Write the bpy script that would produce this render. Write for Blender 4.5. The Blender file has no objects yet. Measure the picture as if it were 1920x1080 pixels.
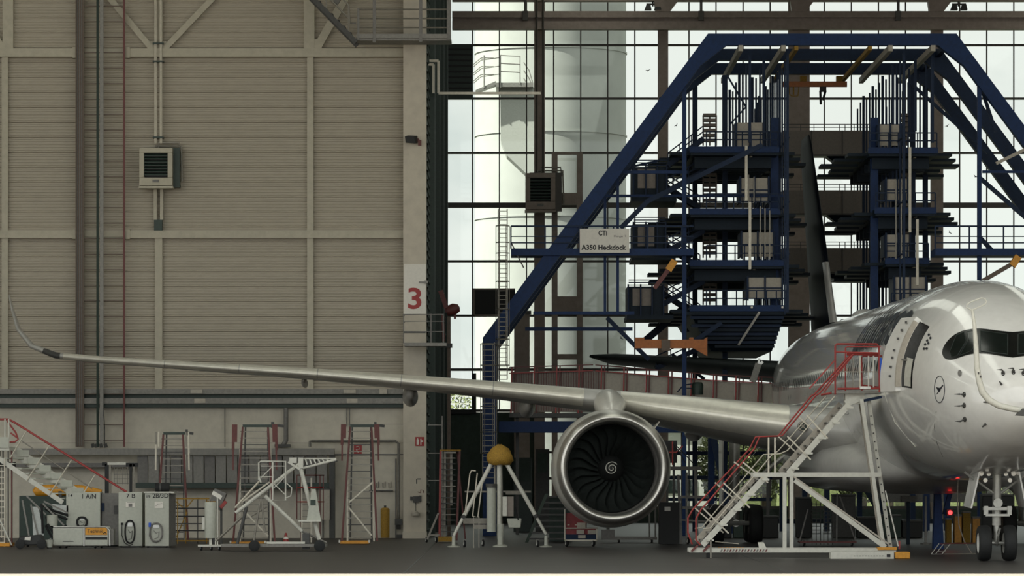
import bpy, bmesh, math, random
from mathutils import Vector, Matrix
random.seed(7)
SC = bpy.context.scene
COL = SC.collection
PI = math.pi
F = 7700.0          # focal length in photo pixels
CAMZ = 2.7          # camera height
HY = 878.7          # horizon row
def srgb(c):
    return tuple(((v/255)/12.92 if v/255 <= .04045 else ((v/255+.055)/1.055)**2.4) for v in c)
MATS = {}
def mat(name, rgb, rough=.6, metal=0.0, var=.12, scale=2.0, coat=0.0, emit=0.0, stretch=(1, 1, 1), dark=None, spec=.5):
    if name in MATS: return MATS[name]
    m = bpy.data.materials.new(name); m.use_nodes = True
    nt = m.node_tree; b = nt.nodes['Principled BSDF']
    c = srgb(rgb)
    tc = nt.nodes.new('ShaderNodeTexCoord'); mp = nt.nodes.new('ShaderNodeMapping')
    mp.inputs['Scale'].default_value = tuple(scale*s for s in stretch)
    nz = nt.nodes.new('ShaderNodeTexNoise'); nz.inputs['Detail'].default_value = 5; nz.inputs['Roughness'].default_value = .62
    rp = nt.nodes.new('ShaderNodeValToRGB')
    lo = srgb(dark) if dark else tuple(v*(1-var*2) for v in c)
    rp.color_ramp.elements[0].color = (*lo, 1); rp.color_ramp.elements[1].color = (*[min(1, v*(1+var)) for v in c], 1)
    rp.color_ramp.elements[0].position = .3; rp.color_ramp.elements[1].position = .62
    L = nt.links.new
    L(tc.outputs['Object'], mp.inputs['Vector']); L(mp.outputs['Vector'], nz.inputs['Vector'])
    L(nz.outputs['Fac'], rp.inputs['Fac']); L(rp.outputs['Color'], b.inputs['Base Color'])
    b.inputs['Roughness'].default_value = rough; b.inputs['Metallic'].default_value = metal
    b.inputs['Specular IOR Level'].default_value = spec
    if coat: b.inputs['Coat Weight'].default_value = coat; b.inputs['Coat Roughness'].default_value = .06
    if emit:
        b.inputs['Emission Color'].default_value = (*c, 1); b.inputs['Emission Strength'].default_value = emit
    MATS[name] = m
    return m
def glass_mat(name, tint, gloss=.06, rough=.02):
    m = bpy.data.materials.new(name); m.use_nodes = True; nt = m.node_tree; nt.nodes.clear()
    o = nt.nodes.new('ShaderNodeOutputMaterial'); mx = nt.nodes.new('ShaderNodeMixShader')
    t = nt.nodes.new('ShaderNodeBsdfTransparent'); g = nt.nodes.new('ShaderNodeBsdfGlossy')
    fr = nt.nodes.new('ShaderNodeFresnel'); fr.inputs['IOR'].default_value = 1.45
    t.inputs['Color'].default_value = (*tint, 1); g.inputs['Roughness'].default_value = rough
    g.inputs['Color'].default_value = (.9, .95, .93, 1)
    nt.links.new(fr.outputs[0], mx.inputs[0]); nt.links.new(t.outputs[0], mx.inputs[1]); nt.links.new(g.outputs[0], mx.inputs[2])
    nt.links.new(mx.outputs[0], o.inputs['Surface'])
    MATS[name] = m
    return m
ORG = {}
def thing(name, label, cat, loc, group=None):
    o = bpy.data.objects.new(name, None); COL.objects.link(o); o.empty_display_size = .3
    o.location = loc; ORG[o] = Vector(loc); o['label'] = label; o['category'] = cat
    if group: o['group'] = group
    return o
def tag(o, label, cat, group=None):
    o['label'] = label; o['category'] = cat
    if group: o['group'] = group
    return o
def struct(o):
    o['kind'] = 'structure'
    return o
class MB:
    def __init__(s): s.v = []; s.f = []; s.smooth = False
    def add(s, vs, fs):
        n = len(s.v); s.v += [Vector(v) for v in vs]; s.f += [tuple(i+n for i in f) for f in fs]
        return s
    def hexa(s, c):     # eight corners: four bottom, four top
        return s.add(c, [(0, 3, 2, 1), (4, 5, 6, 7), (0, 1, 5, 4), (1, 2, 6, 5), (2, 3, 7, 6), (3, 0, 4, 7)])
    def box(s, x0, x1, y0, y1, z0, z1):
        return s.hexa([(x0, y0, z0), (x1, y0, z0), (x1, y1, z0), (x0, y1, z0), (x0, y0, z1), (x1, y0, z1), (x1, y1, z1), (x0, y1, z1)])
    def bar(s, p, q, w, h=None, up=(0, 1, 0)):   # rectangular bar; h is its size along up
        p = Vector(p); q = Vector(q); d = (q-p)
        if d.length < 1e-6: return s
        d.normalize(); u = Vector(up); h = w if h is None else h
        if abs(d.dot(u)) > .98: u = Vector((1, 0, 0)) if abs(d.x) < .9 else Vector((0, 0, 1))
        a = d.cross(u).normalized()*w/2; b = a.cross(d).normalized()*h/2
        return s.hexa([p-a-b, p+a-b, p+a+b, p-a+b, q-a-b, q+a-b, q+a+b, q-a+b])
    def tube(s, p, q, r, r2=None, n=8, cap=True):
        p = Vector(p); q = Vector(q); d = q-p
        if d.length < 1e-6: return s
        d.normalize(); r2 = r if r2 is None else r2
        u = Vector((0, 0, 1)) if abs(d.z) < .9 else Vector((1, 0, 0))
        a = d.cross(u).normalized(); b = d.cross(a)
        vs = [p+(a*math.cos(2*PI*i/n)+b*math.sin(2*PI*i/n))*r for i in range(n)]
        vs += [q+(a*math.cos(2*PI*i/n)+b*math.sin(2*PI*i/n))*r2 for i in range(n)]
        fs = [(i, (i+1) % n, n+(i+1) % n, n+i) for i in range(n)]
        if cap: fs += [tuple(range(n-1, -1, -1)), tuple(range(n, 2*n))]
        return s.add(vs, fs)
    def path(s, pts, r, n=8, closed=False):
        pts = [Vector(p) for p in pts]; N = len(pts)
        rs = r if isinstance(r, (list, tuple)) else [r]*N
        rings = []; prev = None
        for i, p in enumerate(pts):
            if closed: d = (pts[(i+1) % N]-pts[i-1])
            else: d = pts[min(i+1, N-1)]-pts[max(i-1, 0)]
            d.normalize()
            if prev is None:
                u = Vector((0, 1, 0)) if abs(d.y) < .9 else Vector((0, 0, 1))
                a = d.cross(u).normalized()
            else:
                a = (prev-d*prev.dot(d)).normalized()
            prev = a; b = d.cross(a)
            rings.append([p+(a*math.cos(2*PI*k/n)+b*math.sin(2*PI*k/n))*rs[i] for k in range(n)])
        return s.loft(rings, closed_u=True, closed_v=closed, cap=not closed)
    def loft(s, rings, closed_u=True, closed_v=False, cap=False):
        n = len(rings[0]); N = len(rings)
        vs = [v for r in rings for v in r]; fs = []
        for j in range(N if closed_v else N-1):
            j2 = (j+1) % N
            for i in range(n if closed_u else n-1):
                i2 = (i+1) % n
                fs.append((j*n+i, j*n+i2, j2*n+i2, j2*n+i))
        if cap: fs += [tuple(range(n-1, -1, -1)), tuple(range((N-1)*n, N*n))]
        return s.add(vs, fs)
    def lathe(s, prof, org, axis=(0, 0, 1), n=32, cap=False):   # prof: (along, radius)
        org = Vector(org); d = Vector(axis).normalized()
        u = Vector((0, 0, 1)) if abs(d.z) < .9 else Vector((1, 0, 0))
        a = d.cross(u).normalized(); b = d.cross(a)
        rings = [[org+d*t+(a*math.cos(2*PI*k/n)+b*math.sin(2*PI*k/n))*r for k in range(n)] for t, r in prof]
        return s.loft(rings, cap=cap)
    def build(s, name, m, parent=None, smooth=None, bevel=0, loc=None):
        o0 = ORG.get(parent, Vector((0, 0, 0))) if parent else Vector(loc or (0, 0, 0))
        me = bpy.data.meshes.new(name); me.from_pydata([v-o0 for v in s.v], [], s.f)
        bm = bmesh.new(); bm.from_mesh(me); bmesh.ops.recalc_face_normals(bm, faces=bm.faces); bm.to_mesh(me); bm.free()
        me.materials.append(MATS[m] if isinstance(m, str) else m)
        sm = s.smooth if smooth is None else smooth
        if sm: me.polygons.foreach_set('use_smooth', [True]*len(me.polygons))
        o = bpy.data.objects.new(name, me); COL.objects.link(o)
        if parent: o.parent = parent
        elif loc: o.location = loc
        ORG[o] = o0
        if sm and sm != 2:
            es = o.modifiers.new('edges', 'EDGE_SPLIT'); es.split_angle = math.radians(38)
        if bevel:
            bv = o.modifiers.new('bevel', 'BEVEL'); bv.width = bevel; bv.segments = 2; bv.limit_method = 'ANGLE'
        return o
class K:            # drawing at one real distance: positions read off the photo become metres at depth Y
    def __init__(s, Y, dz=0): s.Y = Y; s.S = Y/F
    def __call__(s, px, py, dy=0): return Vector(((px-960)*s.S, s.Y+dy, CAMZ+(HY-py)*s.S))
    def X(s, px): return (px-960)*s.S
    def Z(s, py): return CAMZ+(HY-py)*s.S
    def gy(s): return HY+CAMZ/s.S        # row of the ground here
    def base(s, px): return (s.X(px), s.Y, 0.0)
    def box(s, mb, px0, px1, py0, py1, dy0=0, dy1=.1):
        return mb.box(s.X(px0), s.X(px1), s.Y+dy0, s.Y+dy1, s.Z(py1), s.Z(py0))
    N = 0
    def bar(s, mb, a, b, w, d=None, dy=0):   # w in pixels, d in metres; a hair of depth keeps crossing bars from sharing a face
        K.N += 1; dy += (K.N*7 % 11)*.0013
        return mb.bar(s(a[0], a[1], dy), s(b[0], b[1], dy), w*s.S, d if d else w*s.S)
    def tube(s, mb, a, b, w, dy=0, dy2=None, n=6):
        return mb.tube(s(a[0], a[1], dy), s(b[0], b[1], dy if dy2 is None else dy2), w*s.S/2, n=n)
    def path(s, mb, pts, w, dy=0, n=6, closed=False):
        return mb.path([s(p[0], p[1], p[2] if len(p) > 2 else dy) for p in pts], w*s.S/2, n=n, closed=closed)
def text_mesh(txt, ext=.004, bold=0):
    cu = bpy.data.curves.new('txt', 'FONT'); cu.body = txt; cu.size = 1; cu.extrude = ext; cu.offset = bold; cu.resolution_u = 4
    o = bpy.data.objects.new('txt', cu); COL.objects.link(o)
    dg = bpy.context.evaluated_depsgraph_get(); dg.update()
    me = bpy.data.meshes.new_from_object(o.evaluated_get(dg))
    vs = [v.co.copy() for v in me.vertices]; fs = [tuple(p.vertices) for p in me.polygons]
    bpy.data.objects.remove(o); bpy.data.curves.remove(cu); bpy.data.meshes.remove(me)
    x0 = min(v.x for v in vs); x1 = max(v.x for v in vs); y0 = min(v.y for v in vs); y1 = max(v.y for v in vs)
    return [Vector(((v.x-x0)/(x1-x0), (v.y-y0)/(y1-y0), v.z)) for v in vs], fs
def sign_text(k, txt, px0, px1, py0, py1, dy, name, m, parent, bold=0):
    vs, fs = text_mesh(txt, .004, bold)
    mb = MB()
    mb.add([(k.X(px0)+v.x*(px1-px0)*k.S, k.Y+dy-v.z, k.Z(py1)+v.y*(py1-py0)*k.S) for v in vs], fs)
    return mb.build(name, m, parent)
def lerp(a, b, t): return tuple(x+(y-x)*t for x, y in zip(a, b))
def tab(tb, t):
    if t <= tb[0][0]: return tb[0][1:]
    for a, b in zip(tb, tb[1:]):
        if t <= b[0]:
            u = (t-a[0])/(b[0]-a[0]); return tuple(x+(y-x)*u for x, y in zip(a[1:], b[1:]))
    return tb[-1][1:]
# ---------------------------------------------------------------- materials
mat('siding', (163, 155, 139), .55, var=.03, scale=.3, stretch=(1, 1, 2))
mat('plaster', (196, 190, 175), .8, var=.05, scale=.6)
mat('beam_cream', (174, 168, 150), .6, var=.05, scale=.8)
mat('column_cream', (188, 180, 164), .7, var=.05, scale=.5)
mat('green_wall', (58, 72, 64), .7, var=.12, scale=.8)
mat('brown_steel', (150, 136, 126), .6, var=.08, scale=.7)
mat('mullion', (70, 66, 60), .5, var=.05)
mat('floor', (52, 48, 46), .45, var=.22, scale=.5, stretch=(.12, .9, 1))
mat('apron', (122, 116, 105), .85, var=.06, scale=.4)
mat('outside_ground', (84, 88, 70), .9, var=.15, scale=.2)
mat('ceiling', (120, 118, 110), .8, var=.05)
mat('tray_brown', (96, 82, 70), .6, var=.1)
mat('dark_green', (34, 52, 44), .5, var=.1)
mat('pipe_grey', (126, 122, 112), .45, metal=.3, var=.08)
mat('pipe_light', (190, 184, 168), .4, metal=.2, var=.06)
mat('steel_grey', (120, 118, 112), .5, metal=.4, var=.1)
mat('dark_grey', (66, 66, 64), .6, var=.12)
mat('mid_grey', (112, 110, 106), .6, var=.1)
mat('black', (22, 24, 24), .6, var=.1)
mat('rubber', (20, 21, 22), .8, var=.1)
mat('white_paint', (198, 197, 186), .45, var=.05)
mat('cabinet_white', (176, 178, 166), .5, var=.04)
mat('red_paint', (150, 52, 48), .5, var=.1)
mat('dull_red', (96, 46, 42), .55, var=.12)
mat('yellow_paint', (205, 142, 36), .5, var=.1)
mat('ochre', (150, 116, 40), .8, var=.2, scale=6)
mat('orange_paint', (166, 94, 30), .5, var=.1)
mat('blue_paint', (18, 44, 84), .5, var=.1, spec=.2)
mat('navy', (16, 36, 62), .5, var=.12, spec=.2)
mat('navy_dark', (20, 34, 46), .55, var=.12, spec=.2)
mat('bright_blue', (36, 84, 190), .45, var=.06)
mat('panel_beige', (170, 163, 150), .6, var=.05)
mat('panel_dim', (128, 119, 110), .6, var=.06)
mat('sign_white', (214, 210, 200), .5, var=.03)
mat('sign_black', (30, 30, 32), .6, var=.02)
mat('sign_red', (150, 36, 34), .5, var=.03)
mat('tail_grey', (70, 76, 74), .5, var=.05)
mat('aircraft_white', (220, 219, 214), .25, var=.025, scale=.5, coat=.8)
mat('aircraft_grey', (178, 177, 172), .38, var=.05, scale=.5, coat=.2)
mat('slat_metal', (222, 219, 206), .3, metal=.35, var=.05, scale=.6)
mat('lip_metal', (196, 194, 188), .34, metal=.9, var=.04)
mat('nacelle', (200, 198, 190), .32, metal=.2, var=.04, coat=.2)
mat('fan', (50, 55, 53), .4, metal=.3, var=.1)
mat('fin_blue', (10, 16, 26), .6, var=.05, spec=.15)
mat('mask_black', (8, 12, 11), .3, var=.03)
mat('window_dark', (14, 22, 20), .2, var=.3)
mat('seal_grey', (44, 54, 50), .5, var=.05)
mat('letter_blue', (22, 28, 40), .35, var=.03)
mat('tyre', (24, 26, 26), .75, var=.1)
mat('hub_white', (206, 206, 200), .45, var=.04)
mat('gear_metal', (168, 168, 162), .35, metal=.5, var=.08)
mat('wood_red', (128, 50, 52), .6, var=.08)
mat('lamp_red', (255, 40, 40), .4, emit=7.0, var=.02)
mat('lamp_white', (235, 230, 215), .3, emit=.2, var=.02)
mat('silo', (140, 142, 136), .85, var=.03, scale=.15)
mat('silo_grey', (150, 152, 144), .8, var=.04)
mat('trunk', (84, 72, 56), .9, var=.2)
mat('leaf', (92, 98, 66), .9, spec=.03, var=.2, scale=1.5)
mat('foil', (190, 190, 186), .3, metal=.6, var=.1)
mat('tarp', (186, 190, 186), .6, var=.08, scale=3)
mat('white_building', (140, 140, 134), .8, var=.03)
glass_mat('pane', (.86, .92, .88))
glass_mat('pane_dark', (.05, .065, .06))
for _nm, _c in (('skylight_sheet', .36), ('skylight_dim', .16)):
  tl = bpy.data.materials.new(_nm); tl.use_nodes = True
  _n = tl.node_tree; _n.nodes.clear(); _o = _n.nodes.new('ShaderNodeOutputMaterial'); _t = _n.nodes.new('ShaderNodeBsdfTranslucent')
  _t.inputs['Color'].default_value = (_c, _c*1.05, _c*.97, 1); _n.links.new(_t.outputs[0], _o.inputs['Surface']); MATS[_nm] = tl
# ================================================================ the hall
W = K(160.0)                       # left back wall
B = K(205.0)                       # glazed back wall
XR = W.X(800)                      # plane of the return wall
HX0, HX1, ROOF, DOORY = -60.0, 62.0, 27.6, 98.0
mb = MB(); mb.box(HX0-1, HX1+1, 106, 235, -.3, 0); struct(mb.build('floor', 'floor'))
mb = MB(); mb.box(-260, 260, -20, 106, -.3, 0); struct(mb.build('apron', 'apron'))
mb = MB(); mb.box(-260, HX0-1, 106, 235, -.3, 0); struct(mb.build('apron_side', 'apron'))
mb = MB(); mb.box(-300, 300, 235, 520, -.3, -.02); struct(mb.build('outside_ground', 'outside_ground'))
# floor joints
for i, px in enumerate((795, 1385)):
    mb = MB(); k = K(130); mb.box(k.X(px)-.03, k.X(px)+.03, 106, 159, 0, .004); struct(mb.build('trim_%d' % (20+i), 'dark_grey'))
# corrugated siding
def siding(x0, x1, y, z0, z1, ribs=5, pitch=.582, depth=.02):
    rows = []; z = z0
    while z < z1:
        for r in range(ribs):
            a = z+pitch*r/ribs; q = pitch/ribs
            g = .055 if r == 0 else depth
            rows += [(a, y+g), (a+q*(.5 if r == 0 else .16), y+g), (a+q*(.7 if r == 0 else .3), y), (a+q*.86, y)]
        z += pitch
    rows.append((z, y))
    mb = MB(); mb.loft([[(x0, yy, zz), (x1, yy, zz)] for zz, yy in rows], closed_u=False)
    return mb
struct(siding(HX0, W.X(757), 160, W.Z(765), ROOF).build('wall_left', 'siding'))
mb = MB(); mb.box(HX0, W.X(757), 160.0, 160.3, 0, W.Z(765)); struct(mb.build('wall_left_lower', 'plaster'))
mb = MB(); mb.box(HX0, XR-.02, 160.32, 160.6, 0, ROOF); struct(mb.build('wall_left_backing', 'dark_grey'))
mb = MB()
for (a, b) in ((750, 770), (780, 806), (815, 827)): W.box(mb, 640 if a == 780 else -500, 757, a+15, a+16, -.004, .01)
struct(mb.build('trim_1', 'pipe_grey'))
# posts, girts and braces of the wall frame
TR = [2]
def trim(mb, m='beam_cream'):
    o = struct(mb.build('trim_%d' % TR[0], m)); TR[0] += 1; return o
for px, w, ya, yb in ((-278, 16, 108, 730), (10, 12, 108, 730), (298, 14, 433, 730), (582, 12, 108, 730)):
    for (a, b) in ((ya, 433), (447, yb)):
        if b > a: mb = MB(); W.box(mb, px-w/2, px+w/2, a, b, -.18, 0); trim(mb)
mb = MB(); W.box(mb, 290, 305, -260, 92, -.1, 0); trim(mb)
for px in (16, 580): mb = MB(); W.box(mb, px-10, px+10, -260, 92, -.22, 0); trim(mb)
for y0, y1 in ((92, 108), (433, 447)):
    mb = MB(); W.box(mb, -1900, 143, y0, y1, -.3, 0)
    mb2 = MB(); W.box(mb2, 137, 145, y0-2, y1+2, -.33, 0); W.box(mb2, 235, 245, y0-2, y1+2, -.33, 0); W.box(mb2, 145, 236, y0, y1-3, -.12, 0); W.box(mb2, 145, 236, y1-3, y1-1, -.05, 0)
    mb3 = MB(); W.box(mb3, 243, 757, y0, y1, -.3, 0)
    trim(mb); trim(mb2); trim(mb3)
for a, b, w in (((188, -24), (287, 94), 11), ((432, -36), (308, 94), 11), ((-24, 46), (8, 94), 12), ((648, -4), (594, 92), 15)):
    mb = MB(); W.bar(mb, a, b, w, .16, -.16); trim(mb)
mb = MB(); W.box(mb, 283, 313, 78, 93, -.2, 0); W.box(mb, 572, 604, 74, 93, -.2, 0); trim(mb)
# column with the big red number
mb = MB(); W.box(mb, 757, 800, -330, W.gy(), -.75, 0); mb.box(W.X(756), W.X(801), 159.0, 160, 0, .25); struct(mb.build('trim_column', 'column_cream'))
# return wall of dark green slats
rows = []
z = 0
while z < ROOF: rows += [(z, 0), (z+.22, 0), (z+.25, .05), (z+.32, .05)]; z += .35
mb = MB(); mb.loft([[(XR+dx, 160.0, zz), (XR+dx, 205, zz)] for zz, dx in rows], closed_u=False); struct(mb.build('wall_side', 'green_wall'))
mb = MB(); mb.box(XR-.4, XR-.01, 160.3, 205.2, 0, ROOF); struct(mb.build('wall_side_backing', 'dark_grey'))
mb = MB(); mb.box(HX0-.3, HX0, 132, 160.3, 0, ROOF); struct(mb.build('wall_far_left', 'siding'))
for i, (yy, w) in enumerate(((164, .35), (175, .4), (186, .4), (197, .4))):
    mb = MB(); mb.box(XR, XR+.25, yy, yy+w, 0, ROOF); trim(mb, 'dark_green')
mb = MB(); mb.box(HX1, HX1+.3, DOORY, 205, 0, ROOF); struct(mb.build('wall_right', 'siding'))
# roof with skylight strips
xs = [HX0-1]; sk = []
for cx in (-44, -20, 4, 28, 50): sk.append((cx-2.2, cx+2.2))
e = HX0-1
for i, (a, b) in enumerate(sk+[(HX1+1, 0)]):
    mb = MB(); mb.box(e, a, DOORY, 205.4, ROOF, ROOF+.4); struct(mb.build('ceiling' if i == 0 else 'ceiling_%d' % i, 'ceiling')); e = b
for i, (a, b) in enumerate(sk):
    for j, (y0, y1) in enumerate(((101, 150), (154, 203))):
        mb = MB(); mb.add([(a, y0, ROOF+.2), (b, y0, ROOF+.2), (b, y1, ROOF+.2), (a, y1, ROOF+.2)], [(0, 1, 2, 3)])
        struct(mb.build('window_%d' % (11+2*i+j), 'skylight_sheet' if j == 0 else 'skylight_dim'))  # rear strips added to lift the light around the dock, sheet kept dim
    mb = MB(); mb.box(a, b, DOORY, 101, ROOF, ROOF+.4); mb.box(a, b, 150, 154, ROOF, ROOF+.4); mb.box(a, b, 203, 205.4, ROOF, ROOF+.4); struct(mb.build('ceiling_%d' % (20+i), 'ceiling'))
# glazed back wall
bays = [835, 1003, 1241, 1495, 1748, 2005, 2260, 2515, 2770, 3020, 3295]
mull = [835+50.75*i for i in range(60)]
trans = [(-17, 3), (85, 4), (185, 4), (287, 4), (385, 10), (490, 4), (592, 4), (693, 5), (770, 5), (848, 4), (897, 5), (952, 6)]
for i, (a, b) in enumerate(zip(bays, bays[1:])):
    bot = 770 if i == 0 else 952
    mb = MB()
    for px in mull:
        if a-5 <= px < b-5: B.box(mb, px-1.2, px+1.2, -60, bot, -.06, .04)
    for y, w in trans:
        if y <= bot: B.box(mb, a, b, y-w/2, y+w/2, -.12, .06)
    fr = struct(mb.build('window_%d' % (i+1), 'mullion'))
    mb = MB(); mb.add([(B.X(a), 205.02, B.Z(bot)), (B.X(b), 205.02, B.Z(bot)), (B.X(b), 205.02, B.Z(-60)), (B.X(a), 205.02, B.Z(-60))], [(0, 1, 2, 3)])
    mb.build('glass', 'pane', fr)
mb = MB(); B.box(mb, 835, 1003, 773, B.gy(), -.1, .2); struct(mb.build('wall_back', 'green_wall'))
mb = MB(); B.box(mb, 1003, 3300, 952, B.gy(), -.1, .2); struct(mb.build('wall_back_sill', 'green_wall'))
mb = MB(); B.box(mb, 790, 3300, -120, -60, -.1, .2); struct(mb.build('wall_back_top', 'brown_steel'))
mb = MB(); B.box(mb, 885, 893, 700, 775, -.2, .05); B.box(mb, 835, 893, 768, 776, -.25, .05); trim(mb, 'black')
for px0, px1, y0 in ((1003, 1020, 0), (1235, 1251, 0), (1480, 1516, 0), (1747, 1766, 0), (1995, 2014, 0), (2500, 2520, 0)):
    mb = MB(); G = K(203.6); G.box(mb, px0, px1, -60, G.gy(), -.25, .25); G.box(mb, px0-1.5, px1+1.5, -60, G.gy(), .25, .3); G.box(mb, px0-1.5, px1+1.5, -60, G.gy(), -.3, -.25); trim(mb, 'brown_steel')
G = K(202.6)
mb = MB(); G.box(mb, 848, 3300, 22, 34, -.3, .3); G.box(mb, 848, 3300, 41, 56, -.3, .3); G.box(mb, 848, 3300, 34, 41, 0, .3); trim(mb, 'brown_steel')
mb = MB(); G.box(mb, 848, 3300, -12, 3, -.2, .3); trim(mb, 'brown_steel')
for px in (1243, 1498, 1756):
    mb = MB(); n = len(mb.v)
    a = [(px-14, 23), (px+12, 23), (px+34, -6), (px-18, -6)]
    mb.add([G(x, y, -.35) for x, y in a]+[G(x, y, .3) for x, y in a], [(0, 1, 2, 3), (7, 6, 5, 4), (0, 4, 5, 1), (1, 5, 6, 2), (2, 6, 7, 3), (3, 7, 4, 0)]); trim(mb, 'brown_steel')
for px in (985, 1314, 1683):
    mb = MB(); G.box(mb, px-2.5, px+2.5, -20, 34, -.4, -.3); G.box(mb, px-5, px+5, 22, 40, -.42, -.3); trim(mb, 'mullion')
# opaque panels set in the glazing
def simple(name, mb, m, label, cat, parent=None, group=None, loc=None, **kw):
    o = mb.build(name, m, parent, loc=loc, **kw); tag(o, label, cat, group); return o
t = thing('louvre_panel', 'dark slatted louvre box high in the corner beside the glazing', 'panel', B(860, 190, -.3))
mb = MB(); B.box(mb, 839, 887, 85, 187, -.3, .0); mb.build('housing', 'dark_green', t)
for i in range(9):
    mb = MB(); y = 92+i*10.4; B.box(mb, 840, 885, y, y+3, -.36, -.3); mb.build('slat', 'black', t)
t = thing('blanking_panel', 'dark opaque panel filling one pane behind the upper ladder', 'panel', B(926, 592, -.2))
mb = MB(); B.box(mb, 887, 966, 541, 593, -.2, -.02); mb.build('sheet', 'black', t); mb = MB(); B.box(mb, 887, 966, 541, 544, -.24, -.2); B.box(mb, 887, 890, 544, 593, -.24, -.2); B.box(mb, 887, 966, 590, 593, -.24, -.2); mb.build('rim', 'brown_steel', t)
t = thing('steel_gate_frame', 'brown steel portal with cross members before the pale silo', 'frame', (B.X(1063), 203, 0))
H = K(203.0)
for px in (1040, 1087):
    mb = MB(); H.box(mb, px-5.5, px+5.5, 285, H.gy(), -.2, .2); mb.build('post', 'brown_steel', t)
for a, b in ((285, 290), (362, 384), (556, 588), (664, 674)):
    mb = MB(); H.box(mb, 1045, 1082, a, b, -.15, .15); mb.build('cross_beam', 'brown_steel', t)
t = thing('brick_pier', 'dark brown square pier between glazing and slanted blue beam', 'pier', (B.X(976), 202, 0))
H = K(202.0); mb = MB(); H.box(mb, 964, 993, 585, H.gy(), -.4, .4); mb.build('shaft', 'brown_steel', t); mb = MB(); H.box(mb, 961, 996, 583, 590, -.45, .45); mb.build('cap', 'mullion', t)
# birds stuck on the panes
birds = [(1215, 132, 0), (1268, 235, 35), (1776, 236, 20), (1829, 331, -40), (1574, 434, 0), (1781, 436, -60), (1470, 431, 20), (1165, 634, -60), (1850, 240, 10)]
where = ['left of the slanted beam top', 'inside the slanted beam at upper left', 'right of the wide brown post', 'beside the right blue upright', 'right of the black fin', 'above the right walkway', 'just left of the wide brown pillar', 'on the pane before the silo', 'between the right slanted beams']
for (px, py, a), w in zip(birds, where):
    mb = MB(); c = B(px, py, -.005); s = B.S
    pts = [(-5, .5), (-2, 1.2), (0, .4), (2, 1.6), (5, 2.2), (2.2, .3), (.5, -1.2), (-.6, -2.4), (-.8, -.8), (-2.5, 0)]
    r = math.radians(a); q = [(x*math.cos(r)-y*math.sin(r), x*math.sin(r)+y*math.cos(r)) for x, y in pts]
    mb.add([(c.x+x*s, c.y, c.z+y*s) for x, y in q], [tuple(range(10))])
    mb.add([(c.x+x*s, c.y+.02, c.z+y*s) for x, y in q], [tuple(range(9, -1, -1))])
    simple('bird_sticker', mb, 'sign_black', 'small dark bird silhouette on the glazing '+w, 'sticker', group='bird stickers on the glass', loc=c)
# ---------------------------------------------------------------- outside
O = K(232.0); cx, cr = O.X(1034), 144*O.S
t = thing('storage_silo', 'tall pale round silo standing outside behind the glazing', 'silo', (cx, 232+cr, 0))
mb = MB(); mb.lathe([(0, cr), (40, cr)], (cx, 232+cr, 0), n=96); mb.build('shell', 'silo', t, smooth=2)
for z in (O.Z(88), O.Z(246), O.Z(405)):
    mb = MB(); mb.lathe([(0, cr+.001), (0, cr+.05), (.09, cr+.05), (.09, cr+.001)], (cx, 232+cr, z), n=96); mb.build('band', 'silo', t)
yb = 229.4
S2 = K(yb-1.6)
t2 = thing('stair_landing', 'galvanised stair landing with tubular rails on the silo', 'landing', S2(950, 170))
mb = MB(); S2.box(mb, 930, 1000, 158, 166, -1.0, 2.4); mb.build('deck', 'steel_grey', t2)
mb = MB(); mb.loft([[S2(x, y, d) for x, d in ((a, -.5), (1003, -.5), (1003, 2.2), (a, 2.2))] for a, y in ((938, 166), (939, 265), (950, 292), (986, 326), (1000, 332))], cap=True); mb.build('shadow_cone', 'silo_grey', t2)  # added grey solid, shaped like the landing's shadow on the silo
mb = MB(); mb.hexa([S2(892, 176, -1), S2(930, 162, -1), S2(930, 162, .2), S2(892, 176, .2), S2(892, 172, -1), S2(930, 155, -1), S2(930, 155, .2), S2(892, 172, .2)]); mb.build('flight', 'steel_grey', t2)
for dy in (-1, .2):
    mb = MB()
    for o in (0, 16, 31): S2.path(mb, [(888, 124+o), (902, 112+o), (938, 107+o) if dy > 0 else (926, 112+o)], 2, dy)
    mb.build('stair_rail', 'steel_grey', t2)
mb = MB()
for o in (0, 15, 30):
    S2.path(mb, [(938, 107+o), (975, 109+o), (975, 160)] if o == 0 else [(938, 107+o), (975, 109+o)], 2.4, -1)
    S2.path(mb, [(982, 115+o), (992, 130+o), (998, 150+o*.6), (999, 185)], 2, .6)
for px in (908, 938): S2.tube(mb, (px, 107), (px, 168), 3.4, -1)
mb.build('guard_rail', 'steel_grey', t2)
def tree(px, Y, h, r, label):
    k = K(Y); x = k.X(px); t = thing('tree', label, 'tree', (x, Y, 0), 'trees beyond the glazing')
    mb = MB(); mb.tube((x, Y, 0), (x+.1, Y, h*.6), .18, .08)
    for i in range(6):
        a = random.random()*6.28; mb.tube((x, Y, h*(.3+.05*i)), (x+math.cos(a)*r*.7, Y+math.sin(a)*r*.7, h*(.55+.06*i)), .07, .02, n=5)
    mb.build('trunk', 'trunk', t)
    mb = MB()
    for i in range(2600):
        u = random.random()**.4; a = random.random()*6.28; c = random.uniform(-1, 1); q = math.sqrt(1-c*c)
        p = Vector((x+math.cos(a)*q*u*r, Y+math.sin(a)*q*u*r, h*.58+c*u*h*.42))
        d1 = Vector((random.uniform(-1, 1), random.uniform(-1, 1), random.uniform(-1, 1))).normalized()*.12; d2 = d1.orthogonal().normalized()*.08
        mb.add([p-d1, p+d2, p+d1, p-d2], [(0, 1, 2, 3)])
    mb.build('foliage', 'leaf', t)
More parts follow.
